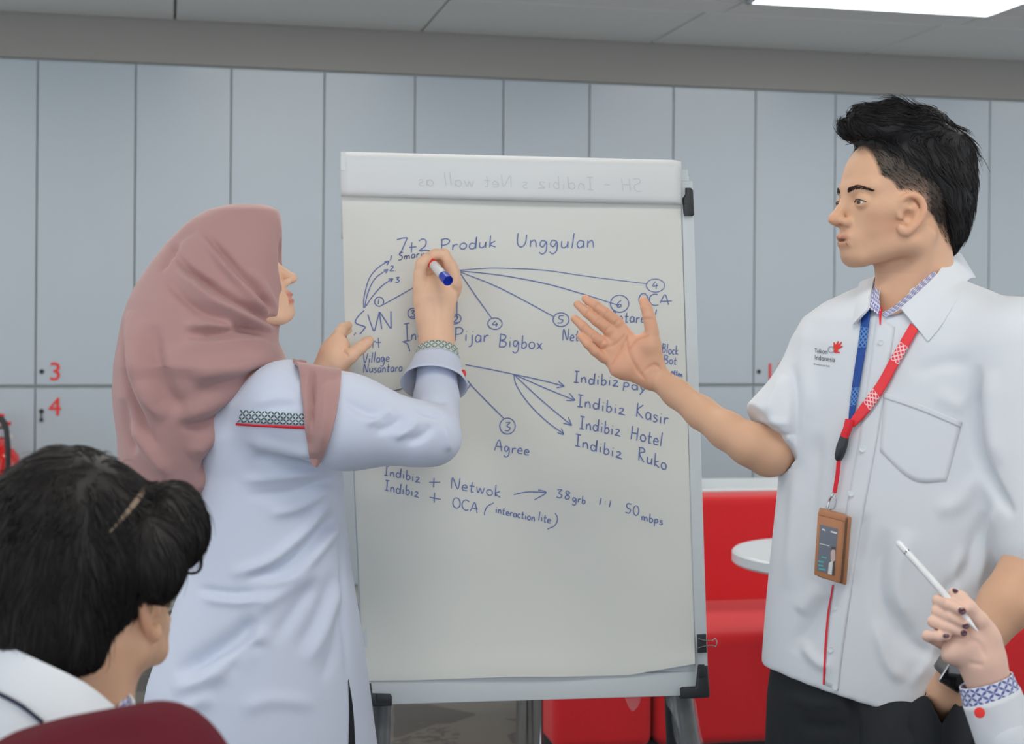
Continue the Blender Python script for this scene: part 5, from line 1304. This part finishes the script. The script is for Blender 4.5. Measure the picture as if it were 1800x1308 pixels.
wf = [([(600, 700), (650, 728), (690, 735)], 8, -.005), ([(640, 745), (665, 735), (690, 722)], 6, .006), ([(660, 760), (690, 748), (712, 730)], 6, -.006), ([(690, 770), (720, 755), (740, 735)], 6, .007), ([(715, 780), (745, 765), (760, 745)], 6, -.006), ([(730, 720), (760, 728), (778, 735)], 6, -.006), ([(775, 745), (785, 770), (790, 795)], 6, .005), ([(740, 700), (765, 706), (795, 700)], 6, -.003),
      ([(430, 770), (500, 790), (570, 800)], 10, .006), ([(440, 800), (500, 812), (560, 815)], 10, -.006), ([(420, 845), (500, 838), (570, 830)], 9, .006), ([(430, 870), (500, 868), (560, 850), (600, 838)], 9, -.006), ([(470, 905), (530, 890), (590, 850)], 9, .006),
      ([(400, 1010), (470, 990), (540, 930), (585, 870)], 10, .008), ([(430, 1015), (500, 1000), (560, 940), (592, 900)], 10, -.008), ([(450, 1030), (520, 1010), (575, 950), (598, 920)], 10, .007), ([(345, 1035), (400, 1045), (460, 1042)], 8, -.006), ([(350, 1050), (420, 1058), (480, 1050)], 8, .005),
      ([(310, 1190), (360, 1160), (420, 1120), (450, 1085)], 16, -.014), ([(300, 1215), (370, 1190), (440, 1140), (470, 1100)], 16, .010), ([(395, 1190), (430, 1150), (470, 1125)], 12, -.008), ([(440, 1080), (500, 1040), (560, 1000)], 12, .006), ([(520, 1150), (560, 1080), (590, 1000)], 12, -.005), ([(540, 1170), (575, 1100), (600, 1020)], 10, .005), ([(565, 1200), (590, 1130), (600, 1060)], 10, -.004), ([(480, 1130), (520, 1070), (560, 1020)], 12, -.005),
      ([(600, 880), (602, 1000), (606, 1100), (611, 1195)], 5, -.004), ([(420, 1250), (480, 1230), (560, 1240)], 14, .004), ([(300, 1280), (340, 1240), (380, 1225)], 14, .006), ([(440, 740), (500, 725), (540, 722)], 8, .003), ([(440, 712), (490, 700), (530, 705)], 10, .004)]
wV = laplacian(laplacian(folds(wV, wQ, wf, 1.5), wQ, .5), wQ, .5)
tunic = mesh_np('tunic', wV, wQ, M['shirt_w'], wom)
wtree = bvh(tunic)
strip_on(wtree, 'patterned_band', [(424, 720), (422, 732), (418, 742)], [(541, 727), (542, 738), (543, 748)], M['kawung_grey'], wom, lift=.002, nu=24, nv=5, thick=.001)
strip_on(wtree, 'red_piping', [(417, 743), (416.5, 747)], [(543, 749), (543, 754)], M['red_trim'], wom, lift=.003, nu=24, nv=2, thick=.001)
strip_on(wtree, 'side_slit', [(611, 1195), (613, 1250), (611, 1340)], [(612, 1195), (620, 1250), (625, 1340)], M['trouser'], wom, lift=.0015, nu=3, nv=16)
# cuff turned back: flared sleeve end with patterned top edge
cA, cB, cC = P(769, 617, 2.822), P(768, 637, 2.808), P(763, 676, 2.775)
ring_surf('cuff_band', cA, cB, .0385, .0440, M['kawung_cuff2'], wom, uvs=(3, 1.5), squash=.95)
ring_surf('cuff', cB + (cA-cB)*.1, cC, .0440, .0615, M['shirt_w'], wom, squash=.92)
MB().lathe([(.006, 0), (.0075, .001), (.0075, .003), (.005, .004)], P(813, 657, 2.775), 20, (.85, -.5, .1)).build('button', M['red_print'], wom, True)
# legs and shoes below the tunic
for dx in (-.09, .09):
    c = P(450, 1640, 2.80); sd = SDF(); sd.cone(Vector((c.x + dx*.4, 2.80 + dx, .55)), Vector((c.x + dx*.4, 2.80 + dx, .07)), .085, .075, .02); mesh_np('trouser_leg', *sd.mesh(.008), M['trouser'], wom)
    sd = SDF(); sd.cone(Vector((c.x + dx*.4 - .03, 2.80 + dx, .035)), Vector((c.x + dx*.4 + .13, 2.83 + dx, .03)), .038, .033, .02); sd.cut((0, 0, .002), (0, 0, -1)); mesh_np('shoe', *sd.mesh(.006), M['shoe'], wom)
# ---- headscarf
sd = SDF(); HYc = 2.775
hr = [(362, 402, 470, 1.0), (366, 380, 486, .95), (372, 362, 491, .90), (385, 340, 494, .86), (400, 322, 495, .84), (430, 293, 497, .84), (460, 270, 499, .86), (500, 243, 500, .88), (530, 229, 498, .97), (560, 220, 493, 1.02), (580, 216, 488, 1.06), (600, 213, 487, 1.09), (620, 210, 497, 1.12), (640, 207, 503, 1.14), (660, 206, 488, 1.20), (690, 205, 456, 1.30), (720, 207, 437, 1.35), (760, 212, 416, 1.40), (800, 214, 398, 1.42), (850, 218, 376, 1.44), (885, 235, 360, 1.44), (905, 270, 345, 1.3)]
rows = [row(y, a, b, HYc + (.012 if y > 640 else 0), r_) for y, a, b, r_ in hr]
sd.zloft(rows, .012, 0, 2.15)
# opening for the face
sd.ell(ww(.132, 0, -.010), (.042*WS, .060*WS, .085*WS), wM, .006, True)
sV, sQ = sd.mesh(0.0042, smooth=2)
wp = lambda *a: list(a)
sf = [([(300, 440), (340, 480), (400, 520), (450, 550), (490, 575)], 7, -.012), ([(350, 410), (395, 470), (440, 520), (488, 565)], 7, .009), ([(355, 405), (400, 455), (450, 510), (492, 560)], 6, -.007), ([(310, 470), (360, 520), (420, 550), (485, 583)], 10, .012), ([(290, 490), (350, 545), (420, 572), (484, 590)], 8, -.010),
      ([(330, 590), (380, 588), (430, 582), (480, 590)], 8, -.012), ([(320, 575), (370, 570), (430, 570)], 10, .008), ([(310, 610), (370, 605), (440, 600), (490, 610)], 14, .008), ([(460, 515), (475, 550), (486, 578)], 5, -.006), ([(440, 470), (470, 520), (488, 566)], 8, .006),
      ([(225, 545), (230, 620), (250, 690), (290, 740)], 14, .010), ([(218, 560), (222, 640), (240, 720), (275, 790)], 8, -.010), ([(270, 570), (275, 640), (300, 700), (340, 730)], 16, -.010), ([(250, 560), (250, 640), (275, 710)], 14, .008),
      ([(300, 720), (350, 720), (410, 690), (450, 660)], 16, .008), ([(310, 750), (370, 745), (420, 700), (458, 665)], 10, -.010), ([(330, 800), (370, 770), (410, 720)], 14, .009), ([(350, 840), (385, 785), (415, 735)], 8, -.010), ([(340, 870), (370, 830), (395, 785)], 10, .006), ([(230, 740), (260, 790), (300, 840)], 12, .008), ([(215, 700), (225, 760), (240, 800)], 8, -.006),
      ([(300, 440), (320, 415), (350, 400)], 8, -.004), ([(280, 480), (300, 445), (308, 425)], 6, -.006), ([(490, 372), (492, 420), (496, 470), (494, 540)], 4, .003), ([(330, 660), (400, 650), (480, 630)], 14, .006), ([(340, 690), (410, 672), (470, 645)], 10, -.005)]
sV = folds(sV, sQ, sf, 1.45)
mesh_np('headscarf', sV, sQ, M['hijab'], wom)
# front tail of the scarf hanging over the arm
sheet('headscarf_tail', [(514, 636, 2.66), (524, 641, 2.60), (531, 700, 2.60), (538, 760, 2.60), (543, 800, 2.60), (549, 819, 2.60)], [(590, 648, 2.68), (600, 652, 2.62), (595, 700, 2.60), (585, 750, 2.60), (570, 800, 2.60), (558, 822, 2.60)], M['hijab'], wom, nu=20, nv=40, thick=.006, tree=wtree, lift=.010, bulge=.006,
      folds_=[([(551, 640), (550, 700), (546, 760)], 3.5, -.007), ([(541, 645), (539, 700), (542, 780)], 6, .006), ([(575, 655), (572, 730), (560, 800)], 9, .005)])
# ---- marker pen
pen0, pen1 = P(754, 457, 2.853), P(788, 494, 2.772)
mk = empty('marker_pen', pen0, 'white marker pen with blue cap end held in the woman\'s writing hand', 'marker pen')
d = (pen1 - pen0).normalized(); q0 = pen0 - d*.020
M['pen_white'] = mat('white_pen_barrel', srgb(212, 216, 216), 0.3, var=0.02); M['pen_blue'] = mat('blue_pen_cap', srgb(22, 56, 176), 0.3, var=0.05)
L = (pen1 - q0).length
MB().lathe([(.0035, 0), (.0085, .012), (.0088, .02), (.0088, L - .022)], q0, 24, d).build('barrel', M['pen_white'], mk, True)
MB().lathe([(.0095, L - .024), (.0098, L - .02), (.0098, L - .001), (.0088, L), (.0086, L - .006), (.001, L - .006)], q0, 24, d).build('cap', M['pen_blue'], mk, True)
MB().lathe([(.0018, -.010), (.0026, 0)], q0, 10, d).build('nib', M['pen_blue'], mk, True)
MB().lathe([(.0091, .034), (.0091, .046)], q0, 24, d).build('red_label', M['red_print'], mk, True)
# ================================================================== seated man in the foreground, seen from behind
SYY = 1.57
sit = empty('person', Vector((P(140, 900, 1.6).x, 1.62, 0)), 'seated person with short black hair and glasses, seen from behind at lower left', 'person')
as_ = R(54); qU = Vector((0, 0, 1)); qL = Vector((-math.sin(as_), math.cos(as_), 0)); qF = Vector((math.cos(as_)*math.cos(R(6)), math.sin(as_)*math.cos(R(6)), math.sin(R(6)))); qU = qF.cross(qL).normalized()
QS = .96; QO = P(154, 1074, 1.60)
sd = SDF(); qw, qM = face_solid(sd, QO, qF, qL, qU, QS)
ear_solid(sd, qw, QS, 1); ear_solid(sd, qw, QS, -1)
sd.cone(qw(-.030, 0, -.02), qw(-.060, 0, -.19), .060, .064, .02); sd.cone(qw(.0, 0, -.06), qw(-.02, 0, -.18), .042, .042, .03); sd.cone(qw(-.02, -.055, -.03), qw(-.02, -.045, -.16), .018, .02, .02)
aV, aQ = sd.mesh(0.0026, smooth=1)
sd = SDF(); sd.cone(qw(-.055, 0, -.15), Vector((QO.x - .02, 1.60, .62)), .058, .10, .03); sd.cone(Vector((QO.x - .02, 1.60, .62)), Vector((QO.x, 1.62, .50)), .12, .12, .03)
tV, tQ = sd.mesh(0.009)
V, Q = merge((aV, aQ), (tV, tQ)); ql = (V - np.array(QO)) @ qM / QS; tt = np.ones((len(V), 3))
ear = np.clip((np.abs(ql[:, 1]) - .0725)/.008, 0, 1)[:, None]*.5*(ql[:, 2] > -.05)[:, None]; tt = tt*(1-ear) + np.array([1.06, .84, .80])*ear
stb = (np.clip((-.02 - ql[:, 2])/.03, 0, 1)*np.clip(ql[:, 0]/.03, 0, 1)*.25)[:, None]; tt = tt*(1-stb) + np.array([.66, .64, .62])*stb
mesh_np('body', V, Q, M['skin'], sit, True, col=tt)
q_tree = BVHTree.FromPolygons(V.tolist(), Q.tolist()); eyes_and_brows(sit, qw, qF, qL, qU, q_tree, QS, hairmat='hair2')
# hair
sd = SDF()
qe = lambda c, r, k=.015: sd.ell(qw(*c), tuple(x*QS for x in r), qM, k)
qe((-.018, 0, .066), (.118, .094, .106)); qe((-.065, 0, .005), (.070, .084, .090)); qe((-.03, 0, .105), (.090, .080, .078))
px_ell(sd, 296, 925, 1.62, 62, 78, 95, R(-10), .012); px_ell(sd, 318, 945, 1.61, 44, 56, 80, R(-15), .008); px_ell(sd, 272, 985, 1.56, 52, 75, 60, R(10), .015)
# clear the ear, cheek, neck
px_ell(sd, 296, 1130, SYY - .06, 52, 72, 110, R(8), .006, True); px_ell(sd, 352, 1070, SYY, 40, 58, 200, R(5), .006, True); px_ell(sd, 262, 1185, SYY - .05, 75, 90, 140, R(12), .006, True)
px_ell(sd, -10, 775, 1.58, 78, 62, 400, R(35), .02, True)
sd.cut(P(120, 1170, SYY), Vector((.12, 0, -1)), .006)
cV, cQ = sd.mesh(0.003, smooth=2)
part = np.array([P(250, 858, 1.45), P(220, 897, 1.44), P(188, 936, 1.43)])
part0, part1 = np.array(P(252, 856, 1.47)), np.array(P(186, 938, 1.43)); pdir = (part1-part0)/np.linalg.norm(part1-part0)
def dirs(p, n):
    r_ = p - part0; t = np.clip(r_ @ pdir, -.02, .06); away = r_ - t[:, None]*pdir
    d = away / (np.linalg.norm(away, axis=1)[:, None] + 1e-6)
    dist = np.linalg.norm(away, axis=1)[:, None]
    return d*np.clip(1.2 - dist*6, .15, 1) + np.array([0.05, 0, -1.0])*np.clip(dist*10, .1, 1)
z1 = strands(cV, cQ, dirs, 6500, .060, .0010, .004, seed=12, wob=.35); z2 = strands(cV, cQ, dirs, 500, .05, .0006, .010, seed=13, wob=.5)
V, Q = merge((cV, cQ), z1, z2); hs = mesh_np('hair', V, Q, M['hair2'], sit)
M['scalp'] = mat('scalp_in_parting', srgb(128, 110, 92), .6, var=.1)
strip_on(BVHTree.FromPolygons(cV.tolist(), cQ.tolist()), 'parting', [(250, 856), (242, 868), (216, 902), (190, 936)], [(254, 858), (249, 874), (221, 908), (191, 937)], M['scalp'], sit, lift=.0022, nu=3, nv=14)
# shirt
SH = M['shirt']
sd = SDF()
sd.zloft([row(1240, 20, 190, 1.575, 1.0), row(1275, -60, 240, 1.585, 1.05), row(1320, -160, 300, 1.60, .95), row(1400, -220, 360, 1.61, .80), row(1700, -210, 350, 1.62, .75), row(2150, -200, 340, 1.64, .85)], .02, 0, 2.2)
kv, kq = sd.mesh(.007, smooth=1); mesh_np('shirt', kv, kq, SH, sit)
A = [(-70, 1095, 1.56), (-35, 1112, 1.51), (0, 1130, 1.485), (60, 1157, 1.475), (150, 1201, 1.485), (212, 1250, 1.52)]; B = [(-110, 1340, 1.52), (-60, 1340, 1.46), (0, 1340, 1.435), (70, 1340, 1.43), (160, 1330, 1.44), (228, 1300, 1.49)]
col = sheet('collar', A, B, SH, sit, nu=10, nv=30, thick=.004, bulge=.004)
sheet('collar_lining', [(208, 1246, 1.535), (216, 1230, 1.55), (226, 1222, 1.56)], [(206, 1290, 1.53), (226, 1270, 1.54), (234, 1246, 1.56)], M['kawung_blue'], sit, nu=6, nv=8, thick=.002, uvs=(.4, .5))
sheet('collar_edge', [(226, 1220, 1.555), (232, 1232, 1.55), (232, 1252, 1.545), (222, 1275, 1.53)], [(229, 1221, 1.556), (237, 1232, 1.552), (237, 1254, 1.547), (228, 1277, 1.532)], SH, sit, nu=2, nv=10, thick=.003)
M['navy'] = mat('navy_cord', srgb(30, 36, 66), .7, var=.1)
strip_on(bvh(col), 'neck_cord', [(-30, 1200), (0, 1216), (40, 1238), (78, 1268)], [(-30, 1206), (-2, 1223), (37, 1245), (74, 1275)], M['navy'], sit, lift=.003, nu=2, nv=16, thick=.002)
# lower body, out of the picture: seated on a chair
hip = Vector((QO.x - .02, 1.64, .52)); fw = Vector((qF.x, qF.y, 0)).normalized()
for s_ in (-1, 1):
    h0 = hip + qL*(.09*s_); kn = h0 + fw*.42 + Vector((0, 0, .0)); ft_ = kn + fw*.02 + Vector((0, 0, -.44))
    sd = SDF(); sd.cone(h0, kn, .085, .065, .02); sd.cone(kn, ft_, .062, .05, .02); mesh_np('trouser_leg', *sd.mesh(.008), M['trouser'], sit)
    sd = SDF(); sd.cone(Vector((ft_.x, ft_.y, .04)), Vector((ft_.x, ft_.y, .036)) + fw*.15, .042, .036, .02); sd.cut((0, 0, .002), (0, 0, -1)); mesh_np('shoe', *sd.mesh(.006), M['shoe'], sit)
# eyeglasses
gl = empty('eyeglasses', P(350, 960, 1.66), 'dark rimmed eyeglasses worn by the seated person at lower left', 'eyeglasses')
for y in (-1, 1):
    c = qw(.112, .034*y, .040); pts = []
    for i in range(25):
        a = 2*math.pi*i/24; ex = 2.8; ca, sa = math.cos(a), math.sin(a)
        pts.append(c + qL*(math.copysign(abs(ca)**(2/ex), ca)*.028*QS) + qU*(math.copysign(abs(sa)**(2/ex), sa)*.021*QS))
    MB().tube(pts, .0016, 8).build('rim', M['rubber'], gl, True)
    MB().tube(catmull([qw(.112, .062*y, .046), qw(.095, .078*y, .046), qw(.045, .082*y, .038), qw(.012, .080*y, .014)], 6), .0015, 8).build('temple', M['rubber'], gl, True)
    M.setdefault('lens', mat('spectacle_lens', (1, 1, 1), .02, var=0, trans=1.0))
    MB().lathe([(.024, 0), (.024, .001)], c, 28, qF).build('lens', M['lens'], gl)
MB().tube(catmull([qw(.112, .010, .046), qw(.116, 0, .049), qw(.112, -.010, .046)], 5), .0014, 8).build('bridge', M['rubber'], gl, True)
# chair under him
ch = empty('chair', (hip.x, hip.y, 0), 'grey chair carrying the seated dark-haired person, below the picture', 'chair')
M['chair_grey'] = mat('grey_chair_cloth', srgb(90, 92, 96), .8, var=.08)
cm = Matrix.Translation(hip + fw*.16 + Vector((0, 0, -.125))) @ Matrix.Rotation(as_, 4, 'Z')
MB().box(None, (.46, .46, .05), bevel=.02, M=cm).build('seat', M['chair_grey'], ch, True)
MB().box(None, (.05, .44, .30), bevel=.02, M=Matrix.Translation(hip - fw*.22 + Vector((0, 0, .10))) @ Matrix.Rotation(as_, 4, 'Z')).build('backrest', M['chair_grey'], ch, True)
for a, b in ((.2, .2), (.2, -.2), (-.2, .2), (-.2, -.2)):
    t0 = cm @ Vector((a, b, -.02)); MB().tube([t0, Vector((t0.x, t0.y, 0))], .012, 10).build('leg', M['dark_metal'], ch, True)

# ================================================================== maroon headscarf at the very front
mar = empty('person', Vector((P(180, 1400, 1.27).x, 1.27, 0)), 'person in dark maroon headscarf, only its top showing at the bottom left corner', 'person')
M['maroon'] = mat('maroon_cloth', srgb(92, 28, 40), .95, var=.04, vscale=8, bump=.04, bscale=800, spec=.2)
gF = Vector((math.cos(R(40)), math.sin(R(40)), 0)); gL = Vector((-math.sin(R(40)), math.cos(R(40)), 0)); GO = P(215, 1560, 1.27)
sd = SDF(); gw, gM = face_solid(sd, GO, gF, gL, Vector((0, 0, 1)), .94, True); sd.cone(gw(-.03, 0, -.03), gw(-.05, 0, -.30), .05, .08, .02); sd.cone(gw(-.05, 0, -.30), Vector((GO.x - .04, 1.25, .50)), .10, .11, .03)
gV_, gQ_ = sd.mesh(.005); mesh_np('body', gV_, gQ_, M['skin_fair'], mar, True, col=np.ones((len(gV_), 3)))
sd = SDF()
sd.zloft([row(1240, 262, 300, 1.27, 1.2), row(1243, 232, 322, 1.27, 1.0), row(1250, 195, 340, 1.27, .85), row(1262, 140, 356, 1.27, .78), row(1278, 70, 371, 1.27, .76), row(1300, 0, 388, 1.27, .76), row(1340, -50, 412, 1.27, .80), row(1420, -85, 432, 1.27, .84), row(1560, -110, 440, 1.27, .86), row(1700, -150, 430, 1.27, .9), row(1820, -240, 440, 1.27, .8), row(2000, -300, 480, 1.27, .7), row(2200, -310, 490, 1.27, .7)], .02, 0, 2.1)
sd.ell(gw(.125, 0, -.01), (.045, .058, .085), gM, .006, True)
v_, q_ = sd.mesh(.005, smooth=2); v_ = folds(v_, q_, [([(40, 1300), (120, 1275), (220, 1262), (300, 1270)], 14, .003), ([(60, 1330), (160, 1300), (260, 1300)], 16, -.004)]); mesh_np('headscarf', v_, q_, M['maroon'], mar)
hp2 = Vector((GO.x - .04, 1.22, .52))
for s_ in (-1, 1):
    lf_ = Vector((.99, -.12, 0)); h0 = hp2 + gL*(.09*s_); kn = h0 + lf_*.40; ft_ = kn + Vector((0, 0, -.45)); sd = SDF(); sd.cone(h0, kn, .085, .065, .02); sd.cone(kn, ft_, .06, .05, .02); mesh_np('trouser_leg', *sd.mesh(.009), M['trouser'], mar)
    sd = SDF(); sd.cone(Vector((ft_.x, ft_.y, .04)), Vector((ft_.x, ft_.y, .036)) + gF*.13, .04, .034, .02); sd.cut((0, 0, .002), (0, 0, -1)); mesh_np('shoe', *sd.mesh(.007), M['shoe'], mar)

# ================================================================== hand with stylus at the lower right
NYY = 2.0
hnd = empty('person', Vector((P(1980, 1400, 1.95).x, 1.95, 0)), 'person at the right edge, only a raised hand with plum nails and white cuff showing', 'person')
sd = SDF()
px_chain(sd, [(1800, 1370, 42, -.02), (1758, 1250, 37, -.005), (1738, 1200, 34), (1727, 1165, 37), (1712, 1132, 36)], NYY, .014)
px_ell(sd, 1704, 1128, NYY, 40, 44, 24, R(-30), .012); px_ell(sd, 1735, 1128, NYY - .004, 24, 46, 22, R(18), .012); px_ell(sd, 1686, 1142, NYY - .006, 34, 22, 22, R(28), .012)
px_chain(sd, [(1700, 1098, 14, .030), (1668, 1062, 12, .026), (1650, 1056, 10.5, .008), (1668, 1063, 10, -.012), (1690, 1073, 9, -.026)], NYY, .004)
px_chain(sd, [(1692, 1108, 14, .030), (1660, 1080, 12, .024), (1648, 1075, 10.5, .004), (1670, 1084, 10, -.014), (1694, 1095, 9, -.024)], NYY, .0035)
px_chain(sd, [(1684, 1122, 14, .028), (1652, 1098, 12, .020), (1641, 1093, 10, .002), (1664, 1102, 9.5, -.014), (1692, 1112, 8.5, -.022)], NYY, .0035)
px_chain(sd, [(1672, 1138, 13, .022), (1642, 1122, 11, .014), (1631, 1118, 9.5, .0), (1648, 1119, 9, -.012), (1664, 1118, 8, -.016)], NYY, .0035)
px_chain(sd, [(1738, 1125, 20, -.006), (1722, 1090, 14, -.014), (1704, 1068, 12, -.016), (1690, 1052, 11, -.008), (1676, 1042, 9, .0)], NYY, .006)
pV, pQ = sd.mesh(.0019, smooth=1)
pV = folds(pV, pQ, [([(1690, 1118), (1720, 1130), (1735, 1160)], 4, -.002), ([(1700, 1165), (1730, 1170)], 4, -.0015)])
sd = SDF(); tor = Vector((P(2260, 1400, 1.8).x, 1.80, .80)); sd.cone(P(1800, 1370, 1.98), P(1900, 1600, 1.90), .032, .04, .02); sd.cone(P(1900, 1600, 1.90), tor + Vector((-.16, 0, .18)), .04, .045, .02); sd.cone(tor + Vector((-.15, 0, .2)), tor + Vector((.15, 0, .2)), .05, .05, .03); sd.cone(tor + Vector((0, 0, .2)), tor + Vector((0, 0, -.3)), .10, .11, .03); sd.cone(tor + Vector((0, 0, .15)), tor + Vector((0, .02, .36)), .05, .05, .02)
cF = Vector((-.8, .6, 0)); cL = Vector((-.6, -.8, 0)); fw_, _m = face_solid(sd, tor + Vector((0, .02, .44)), cF, cL, Vector((0, 0, 1)), .95); ear_solid(sd, fw_, .95, 1); ear_solid(sd, fw_, .95, -1)
oV, oQ = sd.mesh(.006)
V, Q = merge((pV, pQ), (oV, oQ)); mesh_np('body', V, Q, M['skin_pale'], hnd, True, col=np.ones((len(V), 3)))
ht = BVHTree.FromPolygons(pV.tolist(), pQ.tolist())
for (x, y, ax, L_, W_) in ((1691, 1074, (1, 0, -.35), .0105, .0088), (1697, 1100, (1, 0, -.45), .009, .008), (1694, 1113, (1, 0, -.35), .0085, .0078), (1663, 1118, (1, 0, -.05), .0085, .006), (1680, 1040, (-.7, 0, .7), .010, .006)):
    c = hit(ht, x, y, .0004) or P(x, y, NYY - .02)
    nail(c, (CAMV - c).normalized() + Vector((0, 0, .25)), ax, L_, W_, M['nail'], hnd)
cu0, cu1, cu2, cu3 = P(1733, 1196, NYY - .003), P(1743, 1226, NYY - .005), P(1772, 1300, NYY - .012), P(1830, 1440, NYY - .03)
ring_surf('cuff_band', cu0, cu1, .0355, .0385, M['kawung_cuff'], hnd, uvs=(1, 1), squash=.9)
ring_surf('cuff', cu0 + (cu1-cu0)*.93, cu2, .0388, .0415, M['shirt'], hnd, squash=.9)
sd = SDF(); sd.chain([P(1768, 1290, NYY - .012), cu3, P(1900, 1600, 1.90), tor + Vector((-.16, 0, .18))], [.038, .043, .055, .065], .02); sd.zloft([(.42, tor.x, 1.80, .17, .14), (.7, tor.x, 1.80, .16, .13), (.98, tor.x, 1.80, .19, .11), (1.05, tor.x, 1.8, .10, .08)], .03)
v_, q_ = sd.mesh(.006, smooth=1); mesh_np('shirt', v_, q_, M['shirt'], hnd)
cb = P(1722, 1253, NYY - .046)
MB().lathe([(.0055, 0), (.0068, .001), (.0068, .003), (.004, .004)], cb, 22, (CAMV - cb).normalized()).build('button', M['red_print'], hnd, True)
sd = SDF(); sd.ell(tor + Vector((.01, .03, .49)), (.10, .10, .12)); sd.cone(tor + Vector((.05, -.05, .45)), tor + Vector((.04, -.05, .20)), .07, .06, .02); mesh_np('hair', *sd.mesh(.006), M['hair'], hnd)
for s_ in (-1, 1):
    h0 = tor + Vector((-.05, .09*s_, -.30)); kn = h0 + Vector((-.38, .06, .02)); ft_ = Vector((kn.x, kn.y, .05)); sd = SDF(); sd.cone(h0, kn, .085, .065, .02); sd.cone(kn, ft_, .06, .05, .02); mesh_np('trouser_leg', *sd.mesh(.009), M['trouser'], hnd)
    sd = SDF(); sd.cone(Vector((ft_.x, ft_.y, .04)), Vector((ft_.x - .13, ft_.y, .036)), .04, .034, .02); sd.cut((0, 0, .002), (0, 0, -1)); mesh_np('shoe', *sd.mesh(.007), M['shoe'], hnd)
# stylus
s0_, s1_ = P(1577, 952, NYY + .05), P(1719, 1110, NYY - .034); d = (s1_ - s0_).normalized(); L = (s1_ - s0_).length
sty = empty('stylus_pen', s0_, 'slim white stylus held in the raised hand with plum nails', 'stylus')
M['stylus_w'] = mat('glossy_white', srgb(226, 228, 230), .25, var=.01, coat=.3)
MB().lathe([(.002, 0), (.0044, .003), (.0046, .006), (.0046, .018)], s0_, 20, d).build('end_cap', M['stylus_w'], sty, True)
MB().lathe([(.00468, .018), (.00468, .021)], s0_, 20, d).build('silver_band', M['chrome'], sty, True)
MB().lathe([(.0046, .021), (.0046, L - .022), (.0042, L - .018)], s0_, 20, d).build('barrel', M['stylus_w'], sty, True)
MB().lathe([(.0042, L - .018), (.0010, L - .001), (.0004, L)], s0_, 20, d).build('tip', M['stylus_w'], sty, True)
